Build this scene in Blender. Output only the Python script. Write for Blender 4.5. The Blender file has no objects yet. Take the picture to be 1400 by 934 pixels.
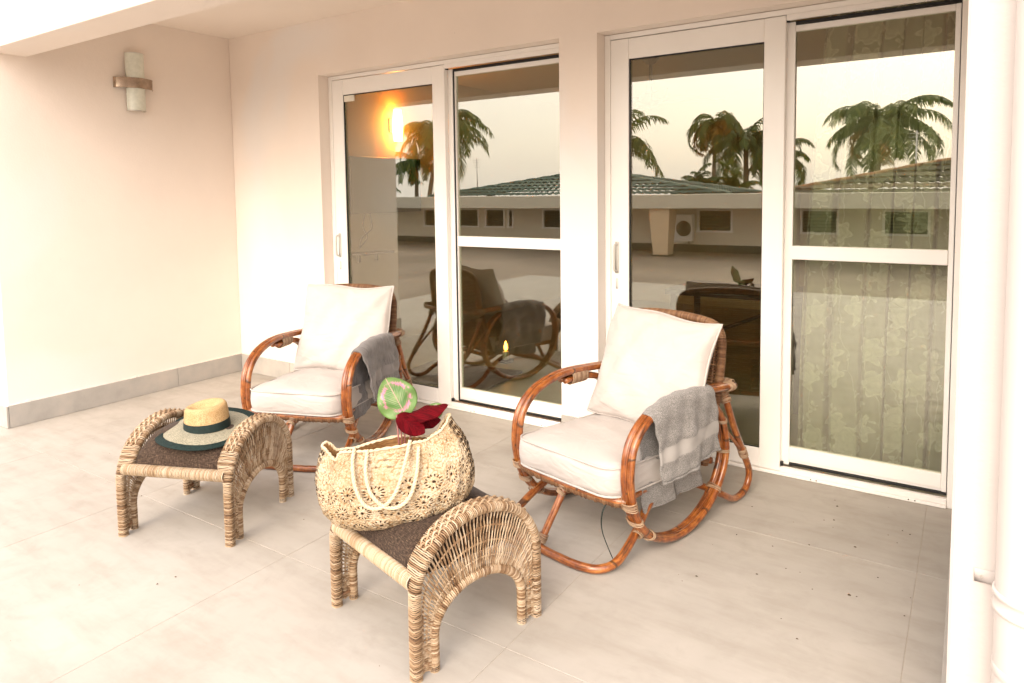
import bpy, math, random
from mathutils import Vector, Matrix
import numpy as np

S = bpy.context.scene
COL = S.collection
PI = math.pi
R = math.radians
rnd = random.Random(7)

# ------------------------------------------------------------------ camera
cam_d = bpy.data.cameras.new("camera")
cam = bpy.data.objects.new("camera", cam_d)
COL.objects.link(cam)
S.camera = cam
YAW, PITCH, ROLL = .5856, .0711, -.0128
_r = Vector((math.cos(YAW), math.sin(YAW), 0))
_f = Vector((-math.sin(YAW), math.cos(YAW), 0))
_u = Vector((0, 0, 1))
_f2 = _f * math.cos(PITCH) - _u * math.sin(PITCH)
_u2 = _u * math.cos(PITCH) + _f * math.sin(PITCH)
_r3 = _r * math.cos(ROLL) + _u2 * math.sin(ROLL)
_u3 = _u2 * math.cos(ROLL) - _r * math.sin(ROLL)
cam.matrix_world = Matrix(((_r3.x, _u3.x, -_f2.x, 4.9051), (_r3.y, _u3.y, -_f2.y, -3.4179),
                           (_r3.z, _u3.z, -_f2.z, 1.40), (0, 0, 0, 1)))
cam_d.sensor_width = 36
cam_d.lens = 952.067 / 1400 * 36
cam_d.shift_y = -(467 - 332.32) / 1400
cam_d.clip_start = .05
cam_d.clip_end = 600

# ------------------------------------------------------------------ sky, sun, exposure
SUN_EL, SUN_AZ = R(36), R(172)          # azimuth clockwise from +Y: the veiled sun stands out over the garden
wd = bpy.data.worlds.new("World")
S.world = wd
wd.use_nodes = True
wt = wd.node_tree
wt.nodes.clear()
sky = wt.nodes.new("ShaderNodeTexSky")
sky.sky_type = 'NISHITA'
sky.sun_disc = False
sky.sun_elevation = SUN_EL
sky.sun_rotation = SUN_AZ
sky.air_density = 1.0
sky.dust_density = 6.0
sky.ozone_density = .3
bg1 = wt.nodes.new("ShaderNodeBackground")
bg1.inputs[1].default_value = .06
bg2 = wt.nodes.new("ShaderNodeBackground")      # even layer of thin warm cloud
bg2.inputs[0].default_value = (1.0, .915, .865, 1)
bg2.inputs[1].default_value = .95
addn = wt.nodes.new("ShaderNodeAddShader")
wo = wt.nodes.new("ShaderNodeOutputWorld")
wt.links.new(sky.outputs[0], bg1.inputs[0])
wt.links.new(bg1.outputs[0], addn.inputs[0])
wt.links.new(bg2.outputs[0], addn.inputs[1])
wt.links.new(addn.outputs[0], wo.inputs[0])

sun_d = bpy.data.lights.new("sun", 'SUN')
sun_d.energy = .40
sun_d.angle = R(32)
sun_d.color = (1, .94, .87)
sun = bpy.data.objects.new("sun", sun_d)
COL.objects.link(sun)
_sd = Vector((math.sin(SUN_AZ) * math.cos(SUN_EL), math.cos(SUN_AZ) * math.cos(SUN_EL), math.sin(SUN_EL)))
sun.rotation_euler = _sd.to_track_quat('Z', 'Y').to_euler()

vs = S.view_settings
vs.view_transform = 'Standard'
vs.look = 'None'
vs.gamma = 1
vs.exposure = 1.4
S.cycles.use_denoising = True
S.cycles.max_bounces = 10
S.cycles.diffuse_bounces = 5
S.cycles.transparent_max_bounces = 16


# ------------------------------------------------------------------ mesh helpers
class MB:
    def __init__(self):
        self.v, self.f, self.uv, self.mi = [], [], [], []

    def add(self, vs_, fs, uvs=None, mi=0):
        o = len(self.v)
        self.v += [tuple(p) for p in vs_]
        for k, f in enumerate(fs):
            self.f.append(tuple(i + o for i in f))
            self.uv.append([uvs[i] for i in f] if uvs is not None else [(0, 0)] * len(f))
            self.mi.append(mi)

    def box(self, x0, x1, y0, y1, z0, z1, b=0.0, mi=0, mat=None):
        if b <= 0:
            vs_ = [(x, y, z) for z in (z0, z1) for y in (y0, y1) for x in (x0, x1)]
            fs = [(0, 2, 3, 1), (4, 5, 7, 6), (0, 1, 5, 4), (2, 6, 7, 3), (0, 4, 6, 2), (1, 3, 7, 5)]
        else:
            vs_, ix = [], {}
            for sx in (0, 1):
                for sy in (0, 1):
                    for sz in (0, 1):
                        X, Y, Z = (x0, x1)[sx], (y0, y1)[sy], (z0, z1)[sz]
                        dx, dy, dz = b * (1 - 2 * sx), b * (1 - 2 * sy), b * (1 - 2 * sz)
                        for ax, p in enumerate(((X, Y + dy, Z + dz), (X + dx, Y, Z + dz), (X + dx, Y + dy, Z))):
                            ix[(sx, sy, sz, ax)] = len(vs_)
                            vs_.append(p)
            fs = []
            I = lambda a, b_, c, ax: ix[(a, b_, c, ax)]
            for s in (0, 1):
                q = [I(s, 0, 0, 0), I(s, 1, 0, 0), I(s, 1, 1, 0), I(s, 0, 1, 0)]
                fs.append(q if s else q[::-1])
                q = [I(0, s, 0, 1), I(0, s, 1, 1), I(1, s, 1, 1), I(1, s, 0, 1)]
                fs.append(q if s else q[::-1])
                q = [I(0, 0, s, 2), I(1, 0, s, 2), I(1, 1, s, 2), I(0, 1, s, 2)]
                fs.append(q if s else q[::-1])
            for a in (0, 1):
                for b_ in (0, 1):
                    for (A, B, mk) in ((1, 2, lambda t: (t, a, b_)), (0, 2, lambda t: (a, t, b_)), (0, 1, lambda t: (a, b_, t))):
                        fs.append([I(*mk(0), A), I(*mk(1), A), I(*mk(1), B), I(*mk(0), B)])
            for a in (0, 1):
                for b_ in (0, 1):
                    for c in (0, 1):
                        fs.append([I(a, b_, c, 0), I(a, b_, c, 1), I(a, b_, c, 2)])
        if mat is not None:
            vs_ = [mat @ Vector(p) for p in vs_]
        self.add(vs_, fs, None, mi)

    def tube(self, path, rad, n=8, closed=False, caps=True, mi=0, flat=1.0, up=None):
        P = [Vector(p) for p in path]
        m = len(P)
        T = []
        for i in range(m):
            if closed:
                t = P[(i + 1) % m] - P[i - 1]
            else:
                t = P[min(i + 1, m - 1)] - P[max(i - 1, 0)]
            T.append(t.normalized() if t.length > 1e-9 else Vector((0, 0, 1)))
        a = Vector(up) if up is not None else Vector((0, 0, 1))
        if abs(a.dot(T[0])) > .95:
            a = Vector((1, 0, 0))
        N = (a - T[0] * a.dot(T[0])).normalized()
        vs_, uvs = [], []
        L = 0
        for i in range(m):
            if i:
                L += (P[i] - P[i - 1]).length
                N = N - T[i] * N.dot(T[i])
                N = N.normalized() if N.length > 1e-6 else Vector((1, 0, 0))
            if up is not None:
                N2 = a - T[i] * a.dot(T[i])
                if N2.length > 1e-3:
                    N = N2.normalized()
            B = T[i].cross(N)
            r_ = rad(i / max(m - 1, 1)) if callable(rad) else rad
            for k in range(n):
                t = 2 * PI * k / n
                vs_.append(P[i] + N * (r_ * math.cos(t) * flat) + B * (r_ * math.sin(t)))
                uvs.append((k / n, L))
        fs = []
        for i in range(m if closed else m - 1):
            j = (i + 1) % m
            for k in range(n):
                l = (k + 1) % n
                fs.append((i * n + k, i * n + l, j * n + l, j * n + k))
        if caps and not closed:
            fs.append(tuple(range(n))[::-1])
            fs.append(tuple((m - 1) * n + k for k in range(n)))
        self.add(vs_, fs, uvs, mi)

    def grid(self, fn, nu, nv, cu=False, cv=False, mi=0):
        """fn(s,t), s,t in 0..1"""
        vs_, uvs = [], []
        for i in range(nu):
            for j in range(nv):
                s = i / (nu if cu else nu - 1)
                t = j / (nv if cv else nv - 1)
                vs_.append(fn(s, t))
                uvs.append((s, t))
        fs = []
        for i in range(nu if cu else nu - 1):
            for j in range(nv if cv else nv - 1):
                a, b = (i + 1) % nu, (j + 1) % nv
                fs.append((i * nv + j, a * nv + j, a * nv + b, i * nv + b))
        self.add(vs_, fs, uvs, mi)

    def lathe(self, prof, n=24, c=(0, 0), mi=0):
        """prof: list of (r,z)"""
        self.grid(lambda s, t: (c[0] + pl(prof, t)[0] * math.cos(2 * PI * s), c[1] + pl(prof, t)[0] * math.sin(2 * PI * s), pl(prof, t)[1]),
                  n, len(prof), cu=True, mi=mi)

    def mesh(self, name, mats, smooth=False):
        me = bpy.data.meshes.new(name)
        me.from_pydata(self.v, [], self.f)
        uvl = me.uv_layers.new(name="uv")
        flat = np.array([c for f in self.uv for p in f for c in p], dtype=np.float32)
        uvl.data.foreach_set("uv", flat)
        if not isinstance(mats, (list, tuple)):
            mats = [mats]
        for m_ in mats:
            me.materials.append(m_)
        me.polygons.foreach_set("material_index", self.mi)
        me.polygons.foreach_set("use_smooth", [bool(smooth)] * len(self.f))
        me.update()
        return me

    def build(self, name, mats, parent=None, smooth=False, loc=None, rz=0):
        o = bpy.data.objects.new(name, self.mesh(name, mats, smooth))
        COL.objects.link(o)
        if parent is not None:
            o.parent = parent
        if loc is not None:
            o.location = loc
        if rz:
            o.rotation_euler = (0, 0, rz)
        return o


def pl(prof, t):
    k = min(max(t * (len(prof) - 1), 0), len(prof) - 1)
    i = min(int(k), len(prof) - 2)
    w = k - i
    return tuple(a * (1 - w) + b * w for a, b in zip(prof[i], prof[i + 1]))


def interp(x, xs, ys):
    return float(np.interp(x, xs, ys))


def spline(pts, n=8, closed=False):
    """Catmull-Rom through pts"""
    P = [Vector(p) for p in pts]
    m = len(P)
    out = []
    segs = m if closed else m - 1
    for i in range(segs):
        p1, p2 = P[i], P[(i + 1) % m]
        p0 = P[i - 1] if (closed or i > 0) else p1 * 2 - p2
        p3 = P[(i + 2) % m] if (closed or i + 2 < m) else p2 * 2 - p1
        for k in range(n):
            t = k / n
            out.append(.5 * ((2 * p1) + (p2 - p0) * t + (2 * p0 - 5 * p1 + 4 * p2 - p3) * t * t + (3 * p1 - p0 - 3 * p2 + p3) * t ** 3))
    if not closed:
        out.append(P[-1])
    return out


def resample(path, n, closed=False):
    P = [Vector(p) for p in path]
    if closed:
        P = P + [P[0]]
    d = [0]
    for a, b in zip(P, P[1:]):
        d.append(d[-1] + (b - a).length)
    tot = d[-1]
    A = np.array([tuple(p) for p in P])
    q = np.linspace(0, tot, n + 1 if closed else n)
    if closed:
        q = q[:-1]
    return [Vector((np.interp(t, d, A[:, 0]), np.interp(t, d, A[:, 1]), np.interp(t, d, A[:, 2]))) for t in q]


def tag(o, label=None, cat=None, group=None, kind=None):
    if label:
        o["label"] = label
    if cat:
        o["category"] = cat
    if group:
        o["group"] = group
    if kind:
        o["kind"] = kind
    return o


def empty(name, loc=(0, 0, 0), rz=0, label=None, cat=None, group=None):
    o = bpy.data.objects.new(name, None)
    o.empty_display_size = .1
    COL.objects.link(o)
    o.location = loc
    o.rotation_euler = (0, 0, rz)
    return tag(o, label, cat, group)


def kids(o):
    return [c for c in list(S.objects) if c.parent is o]


def copy_tree(o, parent=None):
    c = o.copy()
    COL.objects.link(c)
    c.parent = parent
    for k in kids(o):
        copy_tree(k, c)
    return c


# ------------------------------------------------------------------ material helpers
class NT:
    def __init__(self, name):
        self.m = bpy.data.materials.new(name)
        self.m.use_nodes = True
        self.t = self.m.node_tree
        self.t.nodes.clear()
        self.out = self.t.nodes.new("ShaderNodeOutputMaterial")

    def n(self, typ, ins=None, **props):
        nd = self.t.nodes.new("ShaderNode" + typ)
        for k, v in props.items():
            setattr(nd, k, v)
        for k, v in (ins or {}).items():
            s = nd.inputs[k]
            if isinstance(v, bpy.types.NodeSocket):
                self.t.links.new(v, s)
            elif isinstance(v, bpy.types.Node):
                self.t.links.new(v.outputs[0], s)
            else:
                if hasattr(s.default_value, '__len__') and not isinstance(v, str):
                    if len(v) == 3 and len(s.default_value) == 4:
                        v = (*v, 1)
                s.default_value = v
        return nd

    def math(self, op, a, b=0.0, c=None, clamp=False):
        ins = {0: a, 1: b}
        if c is not None:
            ins[2] = c
        return self.n("Math", ins, operation=op, use_clamp=clamp).outputs[0]

    def mix(self, fac, a, b, blend='MIX'):
        nd = self.n("Mix", None, data_type='RGBA', blend_type=blend)
        for s, v in ((nd.inputs[0], fac), (nd.inputs[6], a), (nd.inputs[7], b)):
            if isinstance(v, bpy.types.NodeSocket):
                self.t.links.new(v, s)
            else:
                s.default_value = (*v, 1) if hasattr(v, '__len__') and len(v) == 3 else v
        return nd.outputs[2]

    def ramp(self, fac, stops, interp_='LINEAR'):
        nd = self.n("ValToRGB", {0: fac})
        nd.color_ramp.interpolation = interp_
        e = nd.color_ramp.elements
        while len(e) < len(stops):
            e.new(.5)
        for el, (p, c) in zip(e, stops):
            el.position = p
            el.color = (*c, 1) if hasattr(c, '__len__') else (c, c, c, 1)
        return nd.outputs[0]

    def coord(self, which='Object', scale=1, rot=None):
        tc = self.n("TexCoord").outputs[which]
        mp = self.n("Mapping", {0: tc, 3: (scale, scale, scale) if not hasattr(scale, '__len__') else scale})
        if rot:
            mp.inputs[2].default_value = rot
        return mp.outputs[0]

    def noise(self, vec, scale, detail=3, rough=.55, out=0, dist=0):
        return self.n("TexNoise", {'Vector': vec, 'Scale': scale, 'Detail': detail, 'Roughness': rough, 'Distortion': dist}).outputs[out]

    def bump(self, h, strength=.3, dist=.01, normal=None):
        ins = {'Height': h, 'Strength': strength, 'Distance': dist}
        if normal is not None:
            ins['Normal'] = normal
        return self.n("Bump", ins).outputs[0]

    def surf(self, color, rough=.6, normal=None, spec=.5, **kw):
        ins = {'Base Color': color, 'Roughness': rough, 'Specular IOR Level': spec}
        if normal is not None:
            ins['Normal'] = normal
        ins.update(kw)
        b = self.n("BsdfPrincipled", ins)
        self.t.links.new(b.outputs[0], self.out.inputs[0])
        return self.m

    def done(self, shader):
        self.t.links.new(shader if isinstance(shader, bpy.types.NodeSocket) else shader.outputs[0], self.out.inputs[0])
        return self.m


def m_plaster(name, col, var=.05, bump=.25, cool=False):
    t = NT(name)
    c = t.coord('Object')
    n1 = t.noise(c, 1.3, 4)
    n2 = t.noise(c, 90, 3)
    n3 = t.noise(c, 9, 4)
    k = t.ramp(n1, [(.3, tuple(x * (1 - var) for x in col)), (.7, tuple(min(1, x * (1 + var * .4)) for x in col))])
    sp = t.ramp(t.n("TexVoronoi", {'Vector': c, 'Scale': 6.0}).outputs[0], [(.0, 1), (.018, 1), (.03, 0)])
    dirty = t.math('MULTIPLY', sp, t.ramp(n3, [(.5, 0), (.62, 1)]))
    k = t.mix(t.math('MULTIPLY', dirty, .35), k, tuple(x * .5 for x in col))
    if cool:      # faint cooler patches mixed into the base colour
        k = t.mix(t.ramp(t.noise(c, .55, 3, .5, 0, .5), [(.5, 0), (.58, .75)]), k, (.78, .755, .73))
    h = t.math('ADD', t.math('MULTIPLY', n2, .35), t.math('MULTIPLY', n3, .9))
    return t.surf(k, .75, t.bump(h, bump, .004), .3)


def m_plain(name, col, rough=.5, spec=.5, var=.08, scale=12, bump=0, metal=0):
    t = NT(name)
    c = t.coord('Object')
    n1 = t.noise(c, scale, 4)
    k = t.ramp(n1, [(.3, tuple(x * (1 - var) for x in col)), (.7, tuple(min(1, x * (1 + var)) for x in col))])
    nrm = t.bump(t.noise(c, scale * 8, 3), bump, .003) if bump else None
    return t.surf(k, rough, nrm, spec, Metallic=metal)


M = {}
M['wall'] = m_plaster('wall_paint', (.83, .74, .66), .05, .45, True)
M['ceiling'] = m_plaster('ceiling_paint', (.84, .755, .67), .03, .15)
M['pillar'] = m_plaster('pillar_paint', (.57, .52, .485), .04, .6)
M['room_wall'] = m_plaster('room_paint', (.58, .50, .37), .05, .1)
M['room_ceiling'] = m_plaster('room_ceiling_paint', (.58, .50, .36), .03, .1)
M['frame'] = m_plain('frame_white', (.87, .84, .795), .3, .5, .02, 3)
M['gasket'] = m_plain('black_rubber', (.008, .008, .008), .5)
M['steel'] = m_plain('brushed_metal', (.62, .6, .56), .3, .5, .1, 30, 0, 1)
M['handle'] = m_plain('handle_metal', (.55, .53, .48), .3, .5, .05, 10)
M['bronze'] = m_plain('bronze_metal', (.42, .335, .26), .2, .5, .25, 25, 0, 1)
M['black'] = m_plain('black_lacquer', (.012, .011, .010), .35)
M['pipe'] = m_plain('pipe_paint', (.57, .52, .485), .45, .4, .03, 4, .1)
M['foot'] = m_plain('foot_rubber', (.03, .024, .02), .6)
M['grout'] = m_plain('grout', (.40, .355, .30), .9, .2, .1, 40)
M['garden_wall'] = m_plaster('garden_house_paint', (.74, .65, .53), .06)
M['garden_band'] = m_plaster('garden_band_paint', (.56, .52, .44), .06)
M['garden_dark'] = m_plain('dark_glass', (.03, .035, .028), .25)
M['louvre'] = m_plain('louvre_glass', (.10, .115, .09), .3)
M['ground'] = m_plain('concrete_ground', (.25, .205, .165), .8, .3, .25, .35, .1)
M['trunk'] = m_plain('palm_trunk', (.22, .17, .12), .9, .2, .3, 6, .5)


def mk_tile():
    t = NT('porcelain_tile')
    ob = t.n("ObjectInfo")
    c0 = t.n("TexCoord").outputs['Object']
    off = t.n("VectorMath", {0: c0, 1: ob.outputs['Location']}, operation='ADD').outputs[0]
    n1 = t.noise(off, 1.6, 6, .6, 0, .6)
    n2 = t.noise(off, 7, 5, .65, 0, .4)
    n3 = t.noise(off, 60, 3)
    st = t.n("Mapping", {0: off, 3: (1.2, 5, 1), 2: (0, 0, .5)}).outputs[0]
    n4 = t.noise(st, 2.2, 5, .6)
    k = t.ramp(n1, [(.32, (.375, .345, .305)), (.68, (.435, .402, .358))])
    k = t.mix(t.ramp(n4, [(.45, 0.0), (.75, .5)]), k, (.29, .255, .21))
    k = t.mix(t.ramp(n2, [(.5, 0.0), (.8, .4)]), k, (.28, .25, .205))
    vor = t.n("TexVoronoi", {'Vector': off, 'Scale': 5.5}).outputs[0]
    speck = t.math('MULTIPLY', t.ramp(vor, [(0, 1), (.016, 1), (.03, 0)]), t.ramp(n2, [(.52, 0), (.58, 1)]))
    k = t.mix(t.math('MULTIPLY', speck, .8), k, (.10, .08, .06))
    tint = t.math('MULTIPLY_ADD', ob.outputs['Random'], .07, .965)
    k = t.mix(1.0, k, t.n("CombineColor", {0: tint, 1: tint, 2: tint}).outputs[0], 'MULTIPLY')
    r_ = t.ramp(n2, [(.3, .5), (.7, .7)])
    return t.surf(k, r_, t.bump(t.math('ADD', n3, t.math('MULTIPLY', n2, 2)), .06, .002), .25)


M['tile'] = mk_tile()


def mk_skirt():
    t = NT('skirting_porcelain')
    c = t.coord('Object')
    n1 = t.noise(c, 5, 5, .6)
    n2 = t.noise(c, 30, 3)
    k = t.ramp(n1, [(.3, (.34, .32, .29)), (.5, (.41, .385, .35)), (.7, (.47, .43, .38))])
    return t.surf(k, t.ramp(n2, [(.3, .4), (.7, .6)]), t.bump(n2, .1, .002), .4)


M['skirt'] = mk_skirt()


def mk_rattan(name, lo, mid, hi, dark=.6):
    t = NT(name)
    uv = t.n("TexCoord").outputs['UV']
    sx = t.n("SeparateXYZ", {0: uv})
    ob = t.coord('Object')
    isl = t.n("NewGeometry").outputs['Random Per Island']
    n1 = t.noise(ob, 22, 5, .65)
    str_ = t.n("CombineXYZ", {0: t.math('MULTIPLY', sx.outputs[0], 9.0), 1: t.math('MULTIPLY', sx.outputs[1], 6.0), 2: t.math('MULTIPLY', isl, 20.0)}).outputs[0]
    n2 = t.noise(str_, 3.0, 4, .6)
    f = t.math('ADD', t.math('MULTIPLY', n1, .55), t.math('MULTIPLY', n2, .5))
    k = t.ramp(f, [(.36, lo), (.5, mid), (.66, hi)])
    # nodes of the cane: dark rings at irregular spacing along the pole
    q = t.math('ADD', t.math('MULTIPLY', sx.outputs[1], 2.6), t.math('MULTIPLY', isl, 7.3))
    q = t.math('ADD', q, t.math('MULTIPLY', t.noise(ob, 5, 2), .6))
    fr = t.math('FRACT', q)
    d = t.math('ABSOLUTE', t.math('SUBTRACT', fr, .5))
    ring = t.ramp(d, [(.0, 1), (.010, .9), (.024, 0)])
    blot = t.ramp(t.noise(t.n("CombineXYZ", {0: t.math('MULTIPLY', sx.outputs[0], 5.0), 1: t.math('MULTIPLY', sx.outputs[1], 9.0), 2: t.math('MULTIPLY', isl, 31.0)}).outputs[0], 1.0, 5, .7), [(.55, 0), (.66, 1)])
    dk = t.math('MAXIMUM', t.math('MULTIPLY', ring, .85), t.math('MULTIPLY', blot, dark))
    k = t.mix(dk, k, (.035, .014, .006))
    h = t.math('ADD', t.math('MULTIPLY', n2, .5), ring)
    return t.surf(k, .3, t.bump(h, .25, .003), .5, **{'Coat Weight': .6, 'Coat Roughness': .15})


M['rattan'] = mk_rattan('burnt_rattan', (.06, .014, .004), (.235, .06, .010), (.46, .17, .036), .85)


def mk_cane(name, stops, rough=.5, dark=0.0):
    """thin cane strands, one tint per strand"""
    t = NT(name)
    isl = t.n("NewGeometry").outputs['Random Per Island']
    ob = t.coord('Object')
    n1 = t.noise(ob, 10, 3)
    f = t.math('ADD', t.math('MULTIPLY_ADD', isl, .5, .07), t.math('MULTIPLY', n1, .45))
    k = t.ramp(f, stops)
    n2 = t.noise(ob, 130, 2)
    if dark:
        k = t.mix(t.ramp(t.noise(ob, 6, 3), [(.55, 0), (.7, dark)]), k, (.16, .09, .05))
    return t.surf(k, rough, t.bump(n2, .2, .001), .4)


M['cane'] = mk_cane('natural_cane', [(.2, (.08, .038, .017)), (.36, (.235, .135, .066)), (.54, (.38, .262, .155)), (.85, (.56, .445, .32))], .42, .65)
M['cane_pale'] = mk_cane('pale_cane', [(.1, (.26, .15, .07)), (.4, (.45, .32, .195)), (.9, (.60, .50, .375))], .45)
M['cane_core'] = m_plain('cane_core', (.045, .022, .011), .85)
M['cane_brown'] = mk_cane('brown_cane', [(.1, (.10, .045, .022)), (.45, (.20, .10, .05)), (.9, (.36, .21, .11))], .45)
M['binding'] = mk_cane('binding_cane', [(.1, (.15, .085, .05)), (.45, (.30, .19, .115)), (.9, (.44, .32, .21))], .5)


def mk_canvas():
    t = NT('canvas_fabric')
    ob = t.coord('Object')
    n1 = t.noise(ob, 5, 4, .6, 0, .8)
    n2 = t.noise(ob, 420, 2)
    n3 = t.noise(ob, 2.5, 3)
    k = t.ramp(n3, [(.3, (.46, .42, .39)), (.7, (.52, .475, .44))])
    nb = t.bump(n2, .12, .001)
    cr = t.noise(t.n("Mapping", {0: ob, 3: (3.0, 3.0, 9.0), 2: (.3, .5, .4)}).outputs[0], 1.6, 3, .5, 0, 1.2)
    nb = t.bump(n1, .5, .014, nb)
    nb = t.bump(cr, .35, .03, nb)
    return t.surf(k, .85, nb, .2, **{'Sheen Weight': .15})


M['canvas'] = mk_canvas()
M['piping'] = m_plain('piping_cord', (.49, .45, .415), .8, .2, .04, 60)


def mk_tweed():
    t = NT('brown_tweed')
    uv = t.n("TexCoord").outputs['UV']
    a = t.n("Mapping", {0: uv, 3: (190, 30, 1)}).outputs[0]
    b = t.n("Mapping", {0: uv, 3: (30, 190, 1)}).outputs[0]
    n1 = t.noise(a, 1, 3)
    n2 = t.noise(b, 1, 3)
    n3 = t.noise(uv, 14, 3)
    f = t.math('ADD', t.math('MULTIPLY', n1, .5), t.math('MULTIPLY', n2, .5))
    k = t.ramp(f, [(.38, (.014, .010, .007)), (.48, (.042, .028, .019)), (.55, (.072, .049, .034)), (.66, (.16, .105, .065))])
    k = t.mix(t.ramp(n3, [(.3, .3), (.7, 0.0)]), k, (.05, .027, .022))
    return t.surf(k, .95, t.bump(f, .5, .003), .1, **{'Sheen Weight': .1})


M['tweed'] = mk_tweed()


def mk_towel(name, col, ribs=False):
    t = NT(name)
    uv = t.n("TexCoord").outputs['UV']
    ob = t.coord('Object')
    n1 = t.noise(ob, 330, 3, .7)
    n2 = t.noise(ob, 60, 4, .7)
    sp = t.n("SeparateXYZ", {0: uv})
    # the woven band near the outer hem
    v = sp.outputs[0]
    bd = t.math('MULTIPLY', t.ramp(v, [(.785, 0), (.79, 1)]), t.ramp(v, [(.875, 1), (.88, 0)]))
    pile = t.math('ADD', t.math('MULTIPLY', n1, .85), t.math('MULTIPLY', n2, .17))
    if ribs:
        w = t.noise(t.n("Mapping", {0: uv, 3: (6, 150, 1)}).outputs[0], 1, 3)
        pile = t.math('ADD', t.math('MULTIPLY', pile, .4), t.math('MULTIPLY', w, .65))
    k = t.ramp(pile, [(.40, tuple(x * .45 for x in col)), (.53, col), (.66, tuple(min(1, x * 1.6) for x in col))])
    k = t.mix(bd, k, tuple(x * 1.3 for x in col))
    h = t.mix(bd, t.n("CombineColor", {0: pile, 1: pile, 2: pile}).outputs[0], (.35, .35, .35))
    return t.surf(k, .95, t.bump(h, .7, .006), .1, **{'Sheen Weight': .3})


M['towel_light'] = mk_towel('grey_towelling', (.265, .25, .235))
M['towel_dark'] = mk_towel('dark_towelling', (.165, .15, .145), True)


def mk_glass():
    t = NT('coated_glass')
    g = t.n("NewGeometry")
    dt = t.n("VectorMath", {0: g.outputs['Normal'], 1: g.outputs['Incoming']}, operation='DOT_PRODUCT').outputs['Value']
    c = t.math('ABSOLUTE', dt)
    p = t.math('POWER', t.math('SUBTRACT', 1.0, c, clamp=True), 5.0)
    f = t.math('MULTIPLY_ADD', p, .81, .19)
    tr = t.n("BsdfTransparent", {0: (.82, .865, .75)})
    wob = t.bump(t.noise(t.coord('Object'), 1.7, 1), .06, .004)
    gl = t.n("BsdfGlossy", {0: (1, .955, .90), 'Roughness': 0.0, 'Normal': wob})
    mx = t.n("MixShader", {0: f, 1: tr, 2: gl})
    return t.done(mx)


M['glass'] = mk_glass()


def mk_frost(name, emis=0):
    t = NT(name)
    n1 = t.noise(t.coord('Object'), 40, 2)
    k = t.ramp(n1, [(.3, (.62, .64, .55)), (.7, (.72, .73, .64))])
    if emis:
        return t.surf((.9, .6, .25), .4, None, .3, **{'Emission Color': (1, .34, .045, 1), 'Emission Strength': emis})
    return t.surf(k, .3, None, .5, **{'Subsurface Weight': .2, 'Subsurface Radius': (.02, .02, .02)})


M['frost'] = mk_frost('frosted_glass')
M['lit_glass'] = mk_frost('lit_lamp_glass', 26)
M['flame'] = mk_frost('added_flame', 12)


def mk_curtain():
    t = NT('floral_curtain')
    uv = t.n("TexCoord").outputs['UV']
    mp = t.n("Mapping", {0: uv, 3: (5.4, 13.0, 1)}).outputs[0]
    wob = t.n("TexNoise", {'Vector': mp, 'Scale': 2.2, 'Detail': 2}).outputs[1]
    mpw = t.n("VectorMath", {0: mp, 1: t.n("VectorMath", {0: wob, 'Scale': .35}, operation='SCALE').outputs[0]}, operation='ADD').outputs[0]

    def flowers(vec, scale, petals, R0, depth, rnd_=1.0):
        v = t.n("TexVoronoi", {'Vector': vec, 'Scale': scale, 'Randomness': rnd_}, voronoi_dimensions='2D')
        sv = t.n("VectorMath", {0: vec, 'Scale': scale}, operation='SCALE').outputs[0]
        ps = t.n("VectorMath", {0: v.outputs['Position'], 'Scale': scale}, operation='SCALE').outputs[0]
        d = t.n("VectorMath", {0: sv, 1: ps}, operation='SUBTRACT').outputs[0]
        s = t.n("SeparateXYZ", {0: d})
        ang = t.math('ARCTAN2', s.outputs[1], s.outputs[0])
        rr = t.n("VectorMath", {0: d}, operation='LENGTH').outputs['Value']
        cs = t.math('COSINE', t.math('MULTIPLY', ang, petals))
        lim = t.math('MULTIPLY_ADD', cs, depth, R0)
        e = t.math('SUBTRACT', lim, rr)
        fill = t.ramp(e, [(0.0, 0), (.012, 1)])
        # petals keep a darker vein and edge
        edge = t.ramp(e, [(0, 0), (.02, 1), (.05, 1), (.08, .72)])
        return fill, edge, rr
    f1, e1, r1 = flowers(mpw, 1.0, 6.0, .40, .07)
    mp2 = t.n("Mapping", {0: mpw, 1: (3.3, 1.7, 0)}).outputs[0]
    f2, e2, r2 = flowers(mp2, 1.7, 3.0, .26, .13)
    wv = t.n("TexWave", {'Vector': mpw, 'Scale': .22, 'Distortion': 9.0, 'Detail': 1.5, 'Detail Scale': .6}, wave_type='BANDS').outputs[1]
    vine = t.ramp(wv, [(.47, 0), (.49, 1), (.51, 1), (.53, 0)])
    lines = t.ramp(t.math('FRACT', t.math('MULTIPLY', r1, 9.0)), [(0, .55), (.4, 1), (.9, 1), (1, .55)])
    pat = t.math('MAXIMUM', t.math('MULTIPLY', e1, lines), t.math('MAXIMUM', t.math('MULTIPLY', e2, .9), t.math('MULTIPLY', vine, .8)))
    k = t.mix(pat, (.50, .47, .40), (.86, .83, .77))
    nb = t.bump(pat, .3, .002)
    d1 = t.n("BsdfDiffuse", {0: k, 'Normal': nb})
    d2 = t.n("BsdfTranslucent", {0: k})
    mx = t.n("MixShader", {0: .25, 1: d1, 2: d2})
    return t.done(mx)


M['curtain'] = mk_curtain()


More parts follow.
